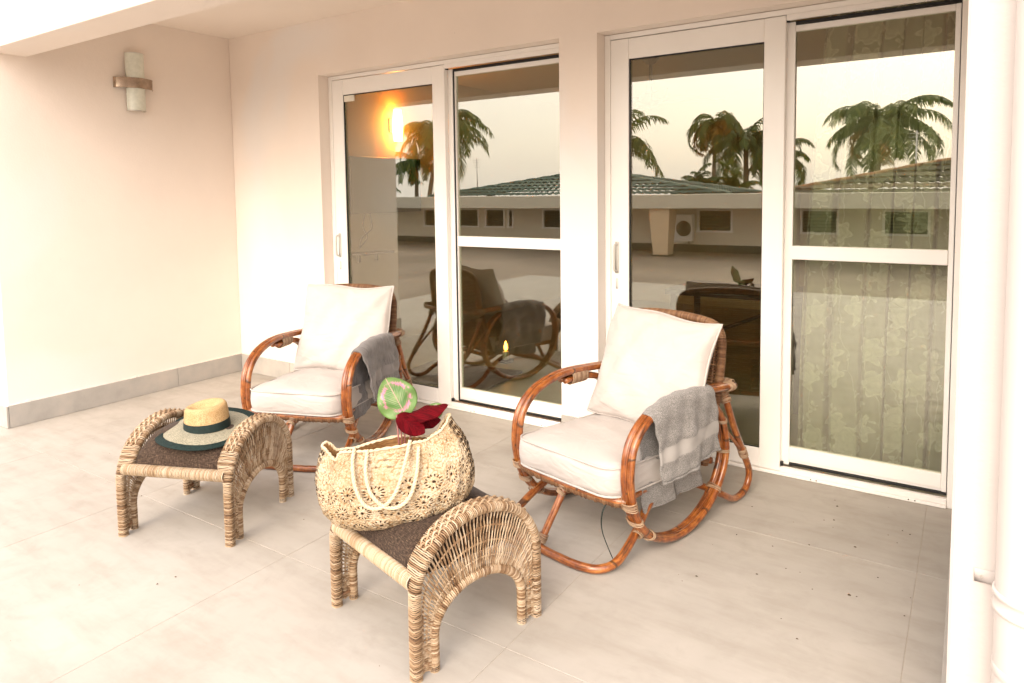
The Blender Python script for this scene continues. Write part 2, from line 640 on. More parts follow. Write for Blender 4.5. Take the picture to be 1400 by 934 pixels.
def mk_straw(name, lo, hi, sc=1.0, dark=(.2, .15, .08)):
    t = NT(name)
    uv = t.n("TexCoord").outputs['UV']
    w1 = t.n("TexVoronoi", {'Vector': t.n("Mapping", {0: uv, 3: (150 * sc, 60 * sc, 1)}).outputs[0], 'Scale': 1.0}).outputs
    n1 = t.noise(t.coord('Object'), 16, 3)
    k = t.ramp(n1, [(.3, lo), (.7, hi)])
    k = t.mix(t.ramp(w1[0], [(.35, 0), (.75, .6)]), k, dark)
    return t.surf(k, .7, t.bump(w1[0], .4, .002), .3)


M['straw'] = mk_straw('hat_straw', (.47, .31, .145), (.57, .41, .22), 1, (.30, .165, .06))
M['straw_grey'] = mk_straw('hat_brim_straw', (.31, .285, .205), (.38, .35, .26), .9, (.09, .085, .06))
M['hat_green'] = m_plain('hat_edge_braid', (.006, .018, .016), .6, .2, .4, 90, .4)
M['ribbon'] = m_plain('hat_ribbon', (.010, .022, .020), .6, .3, .3, 60, .2)


def mk_crochet():
    t = NT('crochet_raffia')
    uv = t.n("TexCoord").outputs['UV']
    sp = t.n("SeparateXYZ", {0: uv})
    # rosettes: cells of 8 x 3 round the bag
    gx = t.math('MULTIPLY', sp.outputs[0], 20.0)
    gy = t.math('MULTIPLY', sp.outputs[1], 4.6)
    row = t.math('FLOOR', gy)
    gx = t.math('ADD', gx, t.math('MULTIPLY', row, .5))
    fx = t.math('SUBTRACT', t.math('FRACT', gx), .5)
    fy = t.math('SUBTRACT', t.math('FRACT', gy), .5)
    rr = t.math('SQRT', t.math('ADD', t.math('MULTIPLY', fx, fx), t.math('MULTIPLY', fy, fy)))
    an = t.math('ARCTAN2', fy, fx)
    spk = t.math('COSINE', t.math('MULTIPLY', an, 14.0))
    ringm = t.math('MULTIPLY', t.ramp(rr, [(.25, 0), (.28, 1)]), t.ramp(rr, [(.36, 1), (.39, 0)]))
    ring2 = t.math('MULTIPLY', t.ramp(rr, [(.05, 1), (.08, 0)]), 1.0)
    low = t.ramp(sp.outputs[1], [(.62, 1), (.66, 0)])
    hole1 = t.math('MULTIPLY', t.math('MULTIPLY', ringm, t.ramp(spk, [(.35, 0), (.55, 1)])), low)
    hole1 = t.math('MAXIMUM', hole1, t.math('MULTIPLY', ring2, low))
    # granny-square mesh at the two ends
    endm = t.math('ABSOLUTE', t.math('SUBTRACT', t.math('FRACT', t.math('ADD', t.math('MULTIPLY', sp.outputs[0], 2.0), .5)), .5))
    endm = t.math('MULTIPLY', t.ramp(endm, [(.085, 1), (.12, 0)]), t.ramp(sp.outputs[1], [(.30, 0), (.36, 1)]))
    v2 = t.n("TexVoronoi", {'Vector': t.n("Mapping", {0: uv, 3: (95, 17, 1)}).outputs[0], 'Scale': 1.0, 'Randomness': .25}, voronoi_dimensions='2D').outputs[0]
    hole2 = t.math('MULTIPLY', t.ramp(v2, [(.33, 1), (.41, 0)]), endm)
    stray = t.n("TexVoronoi", {'Vector': t.n("Mapping", {0: uv, 3: (60, 16, 1)}).outputs[0], 'Scale': 1.0}, voronoi_dimensions='2D')
    hole3 = t.math('MULTIPLY', t.ramp(stray.outputs[0], [(.12, 1), (.17, 0)]), t.ramp(t.n("SeparateColor", {0: stray.outputs[1]}).outputs[0], [(.80, 0), (.82, 1)]))
    hole = t.math('MAXIMUM', t.math('MAXIMUM', hole1, hole2), t.math('MULTIPLY', hole3, .5))
    st = t.n("TexVoronoi", {'Vector': t.n("Mapping", {0: uv, 3: (170, 40, 1)}).outputs[0], 'Scale': 1.0}, voronoi_dimensions='2D')
    ob = t.coord('Object')
    n1 = t.noise(ob, 18, 4)
    n2 = t.noise(ob, 190, 2)
    k = t.ramp(n1, [(.3, (.37, .265, .15)), (.5, (.46, .36, .235)), (.7, (.56, .46, .33))])
    k = t.mix(t.ramp(st.outputs[0], [(.4, 0), (.75, .8)]), k, (.32, .17, .065))
    k = t.mix(t.ramp(n2, [(.56, 0), (.68, .5)]), k, (.76, .67, .53))
    k = t.mix(hole, k, (.035, .017, .007))
    h = t.math('SUBTRACT', t.math('SUBTRACT', t.math('MULTIPLY', n2, .6), t.math('MULTIPLY', st.outputs[0], .8)), t.math('MULTIPLY', hole, 1.5))
    return t.surf(k, .8, t.bump(h, .9, .006), .2)


M['crochet'] = mk_crochet()
M['rope'] = mk_cane('raffia_rope', [(.1, (.50, .39, .24)), (.9, (.64, .53, .37))], .8)


def mk_leaf():
    """round prayer-plant leaf: uv.x across (-.5 .. .5 -> 0..1), uv.y base to tip"""
    t = NT('painted_leaf')
    uv = t.n("TexCoord").outputs['UV']
    sp = t.n("SeparateXYZ", {0: uv})
    x = t.math('SUBTRACT', sp.outputs[0], .5)
    y = t.math('SUBTRACT', sp.outputs[1], .5)
    rr = t.math('SQRT', t.math('ADD', t.math('MULTIPLY', x, x), t.math('MULTIPLY', y, y)))
    n1 = t.noise(uv, 9, 4, .6)
    ax = t.math('ABSOLUTE', x)
    feath = t.noise(t.n("Mapping", {0: t.n("CombineXYZ", {0: ax, 1: t.math('SUBTRACT', sp.outputs[1], t.math('MULTIPLY', ax, 1.1))}).outputs[0], 3: (2, 26, 1)}).outputs[0], 1, 3)
    q = t.math('ADD', rr, t.math('MULTIPLY', t.math('SUBTRACT', feath, .5), .22))
    k = t.ramp(q, [(.0, (.30, .42, .16)), (.17, (.09, .22, .045)), (.27, (.13, .26, .06)), (.295, (.66, .20, .32)), (.345, (.76, .34, .44)), (.385, (.20, .33, .09)), (.5, (.16, .30, .07))])
    brk = t.ramp(t.noise(uv, 5.0, 3), [(.44, 1), (.54, 0)])
    k = t.mix(t.math('MULTIPLY', brk, t.ramp(q, [(.26, 0), (.30, 1)])), k, (.17, .30, .08))
    k = t.mix(t.math('MULTIPLY', t.ramp(q, [(.16, 1), (.30, 0)]), t.ramp(feath, [(.5, 0), (.6, .8)])), k, (.42, .50, .27))
    k = t.mix(t.ramp(ax, [(.006, 1), (.014, 0)]), k, (.55, .36, .28))
    k = t.mix(1.0, k, (.62, .62, .62), 'MULTIPLY')
    return t.surf(k, .4, t.bump(feath, .2, .003), .35)


M['leaf'] = mk_leaf()


def mk_red():
    t = NT('dark_red_leaf')
    uv = t.n("TexCoord").outputs['UV']
    sp = t.n("SeparateXYZ", {0: uv})
    ax = t.math('ABSOLUTE', t.math('SUBTRACT', sp.outputs[0], .5))
    vein = t.noise(t.n("Mapping", {0: t.n("CombineXYZ", {0: ax, 1: t.math('SUBTRACT', sp.outputs[1], t.math('MULTIPLY', ax, .8))}).outputs[0], 3: (2, 30, 1)}).outputs[0], 1, 2)
    k = t.ramp(vein, [(.35, (.030, .0008, .002)), (.65, (.12, .002, .006))])
    return t.surf(k, .7, t.bump(vein, .5, .004), .06)


M['red_leaf'] = mk_red()
M['stem'] = m_plain('leaf_stem', (.24, .08, .07), .5)


def mk_frond(name, lo, mid, hi):
    t = NT(name)
    isl = t.n("NewGeometry").outputs['Random Per Island']
    n = t.noise(t.coord('Object'), .9, 3)
    f = t.math('ADD', t.math('MULTIPLY', isl, .5), t.math('MULTIPLY', n, .5))
    k = t.ramp(f, [(.25, lo), (.5, mid), (.75, hi)])
    b = t.n("BsdfPrincipled", {'Base Color': k, 'Roughness': .5, 'Specular IOR Level': .4})
    tr = t.n("BsdfTranslucent", {0: k})
    return t.done(t.n("MixShader", {0: .4, 1: b, 2: tr}))


M['frond'] = mk_frond('palm_green', (.035, .075, .012), (.085, .140, .022), (.19, .21, .04))
M['frond_dark'] = mk_frond('palm_dark_green', (.018, .055, .012), (.042, .105, .022), (.09, .16, .04))
M['frond_gold'] = mk_frond('palm_gold', (.16, .10, .02), (.38, .17, .02), (.50, .24, .035))


def mk_roof(name, a, b, c):
    t = NT(name)
    isl = t.n("NewGeometry").outputs['Random Per Island']
    ob = t.coord('Object')
    f = t.math('ADD', t.math('MULTIPLY', isl, .4), t.math('MULTIPLY', t.noise(ob, 2.5, 4), .6))
    return t.surf(t.ramp(f, [(.3, a), (.5, b), (.7, c)]), .6, t.bump(t.noise(ob, 30, 3), .2, .01), .4)


M['roof_green'] = mk_roof('green_roof_tile', (.065, .115, .095), (.11, .175, .145), (.18, .23, .19))
M['roof_brown'] = mk_roof('brown_roof_tile', (.11, .10, .07), (.18, .16, .11), (.28, .22, .15))
M['ridge'] = mk_roof('ridge_tile', (.34, .17, .08), (.46, .25, .12), (.52, .31, .17))
M['tv'] = m_plain('tv_screen', (.006, .022, .008), .6, .05)
M['wood_dark'] = m_plain('dark_wood', (.05, .028, .016), .4, .5, .3, 9)
M['tower'] = m_plain('white_plastic', (.70, .66, .58), .4)
M['room_floor'] = m_plain('room_tile', (.27, .255, .17), .35, .5, .1, 1.5)
M['rug'] = m_plain('rug_pile', (.10, .075, .06), .95, .1, .6, 26, .6)
M['sticker'] = m_plain('white_label', (.72, .68, .58), .5)

# ------------------------------------------------------------------ key dimensions
HT, HC, W, YF = 2.252, 2.633, 4.884, .0897
O1 = (1.0085, 2.9663)
O2 = (3.2, 4.884)
BEAM = (-1.64, -1.42, 2.279)

# ------------------------------------------------------------------ ground, patio
b = MB()
b.box(-260, 260, -330, 120, -1.3, -1.0)
tag(b.build('ground', M['ground']), kind='structure')
b = MB()
b.box(-1.45, 6.86, -6.36, .30, -.99, -.0016)
floor = tag(b.build('terrace_floor', M['grout']), kind='structure')
XE = [2.7077 + 1.0315 * k for k in range(-4, 5)]
YE = [-6.34, -5.187, -4.033, -2.879, -1.7249, -.571, YF + .02]
tile_cache = {}
for i in range(len(XE) - 1):
    for j in range(len(YE) - 1):
        w_, h_ = XE[i + 1] - XE[i], YE[j + 1] - YE[j]
        key = (round(w_, 3), round(h_, 3))
        if key not in tile_cache:
            bb = MB()
            g = .0011
            bb.box(-w_ / 2 + g, w_ / 2 - g, -h_ / 2 + g, h_ / 2 - g, -.009, 0, .0008)
            tile_cache[key] = bb.mesh('tile', M['tile'])
        o = bpy.data.objects.new('tile', tile_cache[key])
        COL.objects.link(o)
        o.parent = floor
        o.location = ((XE[i] + XE[i + 1]) / 2, (YE[j] + YE[j + 1]) / 2, rnd.uniform(-.0004, .0002))


b = MB()
for k in range(60):
    x, y = (rnd.uniform(4.0, 4.8), rnd.uniform(-1.2, 0)) if k < 26 else (rnd.uniform(.3, 4.6), rnd.uniform(-2.6, -.2))
    r_ = rnd.uniform(.002, .0055) * (1.5 if k < 6 else 1)
    a0 = rnd.uniform(0, 6)
    n_ = 5
    ring_ = [(x + r_ * rnd.uniform(.5, 1.2) * math.cos(a0 + 2 * PI * q / n_), y + r_ * rnd.uniform(.4, 1) * math.sin(a0 + 2 * PI * q / n_), .0012) for q in range(n_)]
    b.add(ring_ + [(x, y, .0012 + r_ * .5)], [(q, (q + 1) % n_, n_) for q in range(n_)])
tag(b.build('debris', m_plain('grit', (.09, .065, .04), .9, .2, .6, 40)), 'scattered dark grit and leaf crumbs on the tiled floor', kind='stuff')

# ------------------------------------------------------------------ house walls
def wall_grid(b, xs, zs, solid, y0, y1):
    """wall in the xz plane with openings; only outer faces"""
    nx, nz = len(xs) - 1, len(zs) - 1
    ok = lambda i, k: 0 <= i < nx and 0 <= k < nz and solid(i, k)
    for i in range(nx):
        for k in range(nz):
            if not ok(i, k):
                continue
            x0, x1, z0, z1 = xs[i], xs[i + 1], zs[k], zs[k + 1]
            b.add([(x0, y0, z0), (x1, y0, z0), (x1, y0, z1), (x0, y0, z1)], [(0, 1, 2, 3)])
            b.add([(x0, y1, z0), (x1, y1, z0), (x1, y1, z1), (x0, y1, z1)], [(3, 2, 1, 0)])
            if not ok(i - 1, k):
                b.add([(x0, y0, z0), (x0, y1, z0), (x0, y1, z1), (x0, y0, z1)], [(3, 2, 1, 0)])
            if not ok(i + 1, k):
                b.add([(x1, y0, z0), (x1, y1, z0), (x1, y1, z1), (x1, y0, z1)], [(0, 1, 2, 3)])
            if not ok(i, k - 1):
                b.add([(x0, y0, z0), (x1, y0, z0), (x1, y1, z0), (x0, y1, z0)], [(3, 2, 1, 0)])
            if not ok(i, k + 1):
                b.add([(x0, y0, z1), (x1, y0, z1), (x1, y1, z1), (x0, y1, z1)], [(0, 1, 2, 3)])


b = MB()
wall_grid(b, [-.2, O1[0], O1[1], O2[0], O2[1], 5.6], [-.02, HT, 3.1], lambda i, k: not (k == 0 and i in (1, 3)), 0, .24)
door_wall = tag(b.build('door_wall', M['wall']), 'cream plastered house wall with two wide glass door openings', 'wall')
b = MB()
b.box(-.2, -.0005, BEAM[0], -.0005, -.02, 3.1, .003)
side_wall = tag(b.build('side_wall', M['wall']), 'cream plastered side wall of the porch with a lamp on it', 'wall')
b = MB()
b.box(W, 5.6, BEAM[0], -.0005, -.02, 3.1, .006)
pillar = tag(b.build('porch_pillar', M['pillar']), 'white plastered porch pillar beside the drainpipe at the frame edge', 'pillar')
b = MB()
b.box(.0005, W - .0005, BEAM[1] + .0005, -.0005, HC, HC + .2)
tag(b.build('porch_ceiling', M['ceiling']), kind='structure')
b = MB()
b.box(-.21, 5.61, BEAM[0] - .006, BEAM[1], BEAM[2], 3.12, .004)
tag(b.build('porch_beam', M['wall']), 'deep white concrete beam along the front of the porch ceiling', 'beam')
b = MB()
b.box(-.4, 5.8, BEAM[0] - .05, 5.4, 3.125, 3.3)
tag(b.build('house_roof_slab', M['wall']), 'flat white roof slab over the porch and room', 'roof')


def skirt(parent, axis, p0, p1, at, sgn, h=.137, joints=()):
    """skirting tiles along axis from p0 to p1, standing sgn*.012 proud of plane 'at'"""
    cuts = [p0] + list(joints) + [p1]
    lo, hi = sorted((at, at + sgn * .012))
    for a_, c_ in zip(cuts, cuts[1:]):
        bb = MB()
        if axis == 'y':
            bb.box(lo, hi, a_ + .0012, c_ - .0012, .0008, h, .0012)
        else:
            bb.box(a_ + .0012, c_ - .0012, lo, hi, .0008, h, .0012)
        bb.build('skirting_tile', M['skirt'], parent)
    # ragged lip of plaster left above the tiles
    bb = MB()
    n = int((p1 - p0) / .02) + 2
    for i in range(n - 1):
        q0, q1 = p0 + (p1 - p0) * i / (n - 1), p0 + (p1 - p0) * (i + 1) / (n - 1)
        t0 = h + .0005 - .004 * rnd.random() ** 2
        dp = sgn * (.004 + .009 * rnd.random() ** 2)
        lo2, hi2 = sorted((at, at + dp))
        if axis == 'y':
            bb.box(lo2, hi2, q0, q1, h + .0005, h + .004 + .006 * rnd.random())
        else:
            bb.box(q0, q1, lo2, hi2, h + .0005, h + .004 + .006 * rnd.random())
    bb.build('plaster_lip', M['wall'], parent)


skirt(side_wall, 'y', BEAM[0] + .001, -.002, 0, 1, .137, (-.55,))
skirt(door_wall, 'x', .014, O1[0] - .002, 0, -1, .137, (.6,))
skirt(door_wall, 'x', O1[1] + .002, O2[0] - .002, 0, -1, .131)
bb = MB()
bb.box(-.18, .0115, BEAM[0] - .013, BEAM[0] - .001, .0008, .137, .0012)
bb.build('skirting_tile', M['skirt'], side_wall)
bb = MB()
for (y0, y1) in ((-1.63, -.62), (-.617, -.002)):
    bb = MB()
    bb.box(W - .013, W - .0006, y0, y1, .0008, .14, .0012)
    bb.build('skirting_tile', M['skirt'], pillar)

# ------------------------------------------------------------------ the room behind the glass
b = MB()
b.box(.2, 5.6, .2405, 5.4, -.05, .004)
tag(b.build('room_floor', M['room_floor']), kind='structure')
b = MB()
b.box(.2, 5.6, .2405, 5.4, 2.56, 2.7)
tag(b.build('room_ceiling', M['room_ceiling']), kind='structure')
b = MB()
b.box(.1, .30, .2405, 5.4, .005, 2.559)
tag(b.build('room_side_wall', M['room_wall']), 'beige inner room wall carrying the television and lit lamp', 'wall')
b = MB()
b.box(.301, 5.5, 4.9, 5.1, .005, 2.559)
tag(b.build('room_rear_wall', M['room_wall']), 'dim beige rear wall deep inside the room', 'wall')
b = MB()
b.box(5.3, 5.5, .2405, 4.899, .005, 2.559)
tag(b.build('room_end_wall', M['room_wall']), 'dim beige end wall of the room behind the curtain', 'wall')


# ------------------------------------------------------------------ sliding doors
def handle_mesh(b, x, y, z, s=-1, h=.15):
    b.box(x - .011, x + .011, min(y, y + s * .006), max(y, y + s * .006), z - h / 2 - .012, z + h / 2 + .012, .002)
    pth = [(x, y + s * .005, z + h / 2), (x, y + s * .026, z + h / 2 - .004), (x, y + s * .038, z + h / 2 - .022), (x, y + s * .038, z - h / 2 + .022), (x, y + s * .026, z - h / 2 + .004), (x, y + s * .005, z - h / 2)]
    b.tube(spline(pth, 4), .0065, 8)


def sliding_door(x0, x1, sl, sr, gl, gr, fl, fgl, fgr, hx, label):
    root = empty('sliding_door', ((x0 + x1) / 2, YF, 0), 0, label, 'glass door')
    ox, oy = (x0 + x1) / 2, YF
    L = lambda o: setattr(o, 'location', (-ox, -oy, 0)) or o
    e = .0008
    top = HT - .003
    # outer frame: head, jambs, sill with two tracks
    f = MB()
    f.box(x0 + e, x0 + .034, YF, .215, .001, top, .002)
    f.box(x1 - .041, x1 - e, YF + .0005, .215, .001, top, .002)
    f.box(x0 + .0345, x1 - .0415, YF + .001, .215, 2.223, top, .002)
    f.box(x0 + .0345, x1 - .0415, YF - .012, .215, .001, .016, .002)
    f.box(sr + .002, x1 - .0415, YF - .004, YF + .022, .0165, .040, .002)
    f.box(sr + .002, x1 - .0415, YF + .0005, YF + .02, 2.196, 2.2225, .002)
    fr = L(f.build('door_frame', M['frame'], root))
    sc = MB()
    for px in (fl + .14, fl + .165, x1 - .16, x1 - .185):
        sc.tube([(px, YF - .0135, .011), (px, YF - .008, .011)], .003, 8)
    sc.build('drain_hole', M['black'], fr)
    # sliding sash
    y0, y1 = YF + .003, YF + .040
    s = MB()
    zb, zt = .018, 2.220
    gz0, gz1 = .113, 2.111
    s.box(sl, gl, y0, y1, zb, zt, .003)
    s.box(gr, sr, y0, y1, zb, zt, .003)
    s.box(gl + .0003, gr - .0003, y0 + .0006, y1, gz1, zt - .001, .003)
    s.box(gl + .0003, gr - .0003, y0 + .0006, y1, zb + .001, gz0, .003)
    s.box(sr - .004, sr + .036, y1 + .001, y1 + .014, .042, 2.194, .002)       # interlock
    sa = L(s.build('sliding_sash', M['frame'], root))
    g = MB()
    g.box(gl - .003, gr + .003, YF + .020, YF + .026, gz0 - .003, gz1 + .003)
    g.build('pane', M['glass'], sa)
    k = MB()
    t_ = .006
    yk = (YF + .0095, YF + .0185)
    k.box(gl + .0004, gl + t_, *yk, gz0 + .0004, gz1 - .0004)
    k.box(gr - t_ * .5, gr - .0004, *yk, gz0 + .0004, gz1 - .0004)
    k.box(gl + t_ + .0003, gr - t_ * .5 - .0003, yk[0] + .0003, yk[1], gz1 - t_, gz1 - .0004)
    k.box(gl + t_ + .0003, gr - t_ * .5 - .0003, yk[0] + .0003, yk[1], gz0 + .0004, gz0 + t_ * .7)
    k.box(sr - .003, sr + .012, y0 + .012, y0 + .03, zt - .03, zt + .012)
    k.box(sr - .003, sr + .012, y0 + .012, y0 + .03, .02, .06)
    k.build('gasket', M['gasket'], sa)
    h = MB()
    handle_mesh(h, hx, y0, 1.04, -1)
    h.box(hx - .007, hx + .007, y0 - .005, y0, .865, .925, .002)
    h.build('handle', M['handle'], sa, True)
    h = MB()
    handle_mesh(h, hx + .035, y1, 1.03, 1, .12)
    h.build('handle', M['handle'], sa, True)
    # fixed sash, set back
    y0, y1 = YF + .046, YF + .080
    xr = x1 - .0415
    s = MB()
    s.box(fl + .0075, fgl, y0, y1, .0525, 2.178, .002)
    s.box(fgr, xr - .003, y0, y1, .0525, 2.178, .002)
    s.box(fgl + .0003, fgr - .0003, y0 + .0006, y1, 2.150, 2.1775, .002)
    s.box(fgl + .0003, fgr - .0003, y0 + .0006, y1, .066, .131, .002)
    s.box(fgl - .0003, fgr + .0003, y0 + .006, y1, .053, .0655, .0015)
    s.box(fgl + .0003, fgr - .0003, y0 - .006, y1, 1.0635, 1.129, .003)
    fx = L(s.build('fixed_sash', M['frame'], root))
    for (a_, c_) in ((.128, 1.066), (1.127, 2.153)):
        g = MB()
        g.box(fgl - .002, fgr + .002, YF + .060, YF + .066, a_, c_)
        g.build('pane', M['glass'], fx)
    k = MB()
    k.box(fl, fl + .007, y0 - .004, y1, .0415, 2.194)
    k.box(fl + .0074, xr - .0005, y0 - .0035, y1, .0415, .052)
    k.box(fl + .0074, xr - .0005, y0 - .0035, y1, 2.1785, 2.1945)
    k.box(xr - .0027, xr - .0003, y0 - .003, y1, .0524, 2.1782)
    k.build('gasket', M['gasket'], fx)
    return root, sa


d1, sash1 = sliding_door(O1[0], O1[1], 1.043, 2.075, 1.152, 1.973, 2.115, 2.129, 2.895, 1.083,
                         'white framed sliding glass door behind the chair nearest the corner')
d2, sash2 = sliding_door(O2[0], O2[1], 3.235, 4.143, 3.341, 4.044, 4.150, 4.164, 4.819, 3.272,
                         'white framed sliding glass door with a floral curtain behind it')
b = MB()
b.box(1.158, 1.258, YF + .008, YF + .0195, 2.062, 2.104, .002)
st = b.build('alarm_contact', M['sticker'])
tag(st, 'small white alarm contact box in the glass corner', 'sensor')

# ------------------------------------------------------------------ porch wall lamp (unlit)
lamp = empty('wall_lamp', (.0, -.775, 2.19), 0, 'unlit frosted tube wall lamp with bronze band on side wall', 'wall lamp')
b = MB()
b.box(.001, .016, -.05, .05, -.07, .07, .004)
b.build('back_plate', M['bronze'], lamp)
b = MB()
arc = [(.040 + .052 * math.cos(t), .060 * math.sin(t)) for t in np.linspace(-PI * .62, PI * .62, 19)]
for z0, z1 in ((-.185, -.034), (.034, .205)):
    b.grid(lambda s, t: (pl(arc, s)[0], pl(arc, s)[1], z0 + (z1 - z0) * t), 19, 6)
    n0 = [(x_, y_, z1) for x_, y_ in arc]
tube = b.build('glass_tube', M['frost'], lamp, True)
for z_ in (-.187, .205):
    b = MB()
    b.tube([(x_, y_, z_) for x_, y_ in arc], .003, 6)
    b.build('tube_rim', M['steel'], tube, True)
b = MB()
band = spline([(.012, -.135, 0), (.040, -.118, 0), (.070, -.07, 0), (.100, 0, 0), (.082, .07, 0), (.058, .11, 0), (.016, .132, 0)], 6)
for sg in (0, 1):
    b.grid(lambda s, t: (pl([tuple(p) for p in band], s)[0] - .004 * sg, pl([tuple(p) for p in band], s)[1], -.033 + .066 * t), 40, 3)
b.tube([(p.x - .002, p.y, .033) for p in band], .003, 6)
b.tube([(p.x - .002, p.y, -.033) for p in band], .003, 6)
b.build('metal_band', M['bronze'], lamp, True)

# ------------------------------------------------------------------ drainpipe on the pillar
pc = (5.028, -1.715)
pipe = empty('drainpipe', (pc[0], pc[1], 0), 0, 'white painted round drainpipe on the pillar front', 'pipe')
b = MB()
b.lathe([(.064, .002), (.064, .8), (.064, 1.6), (.064, 2.4), (.064, 3.1)], 40)
b.build('pipe', M['pipe'], pipe, True)
b = MB()
b.lathe([(.0645, .535), (.069, .537), (.069, .545), (.0665, .547), (.0665, .567), (.069, .569), (.069, .577), (.0645, .579)], 40)
b.box(-.100, -.050, .0710, .0746, .542, .572, .001)
b.box(.050, .100, .0710, .0746, .542, .572, .001)
cl = b.build('pipe_clamp', M['pipe'], pipe, True)
b = MB()
b.tube([(-.086, .0708, .557), (-.086, .0695, .557)], .003, 8)
b.build('screw', M['steel'], cl)
b = MB()
b.lathe([(.0642, .40), (.066, .402), (.066, .42), (.0642, .422)], 40)
b.build('pipe_joint', M['pipe'], pipe, True)


# ------------------------------------------------------------------ rattan chair
def bind(path, r, turns, wire=.0026, n=6):
    """binding coil round a short straight axis path (p0,p1), radius r or (rx, ry) with frame"""
    p0, p1 = Vector(path[0]), Vector(path[1])
    ax = (p1 - p0).normalized()
    u = Vector((1, 0, 0))
    if abs(u.dot(ax)) > .9:
        u = Vector((0, 1, 0))
    u = (u - ax * u.dot(ax)).normalized()
    v = ax.cross(u)
    rx, ry = r if hasattr(r, '__len__') else (r, r)
    b = MB()
    for k in range(turns):
        c = p0 + (p1 - p0) * ((k + .5) / turns) + Vector((rnd.uniform(-1, 1), rnd.uniform(-1, 1), rnd.uniform(-1, 1))) * .0012
        tl = ax * rnd.uniform(-.004, .004)
        b.tube([c + u * (rx * math.cos(t)) + v * (ry * math.sin(t)) + tl * math.cos(t) for t in np.linspace(0, 2 * PI, 14, endpoint=False)], wire, 5, closed=True)
    return b


HA = .297      # half width between the side hoops


def hoop_path():
    pts = [(.70, .548), (.58, .560), (.42, .572), (.30, .578), (.20, .572), (.10, .548), (.025, .505), (-.022, .445), (-.038, .37), (-.036, .295),
           (-.004, .19), (.065, .10), (.155, .047), (.27, .020), (.39, .030), (.50, .075), (.585, .150), (.632, .245), (.632, .335), (.60, .42), (.545, .485), (.47, .525), (.37, .541), (.25, .541)]
    return pts


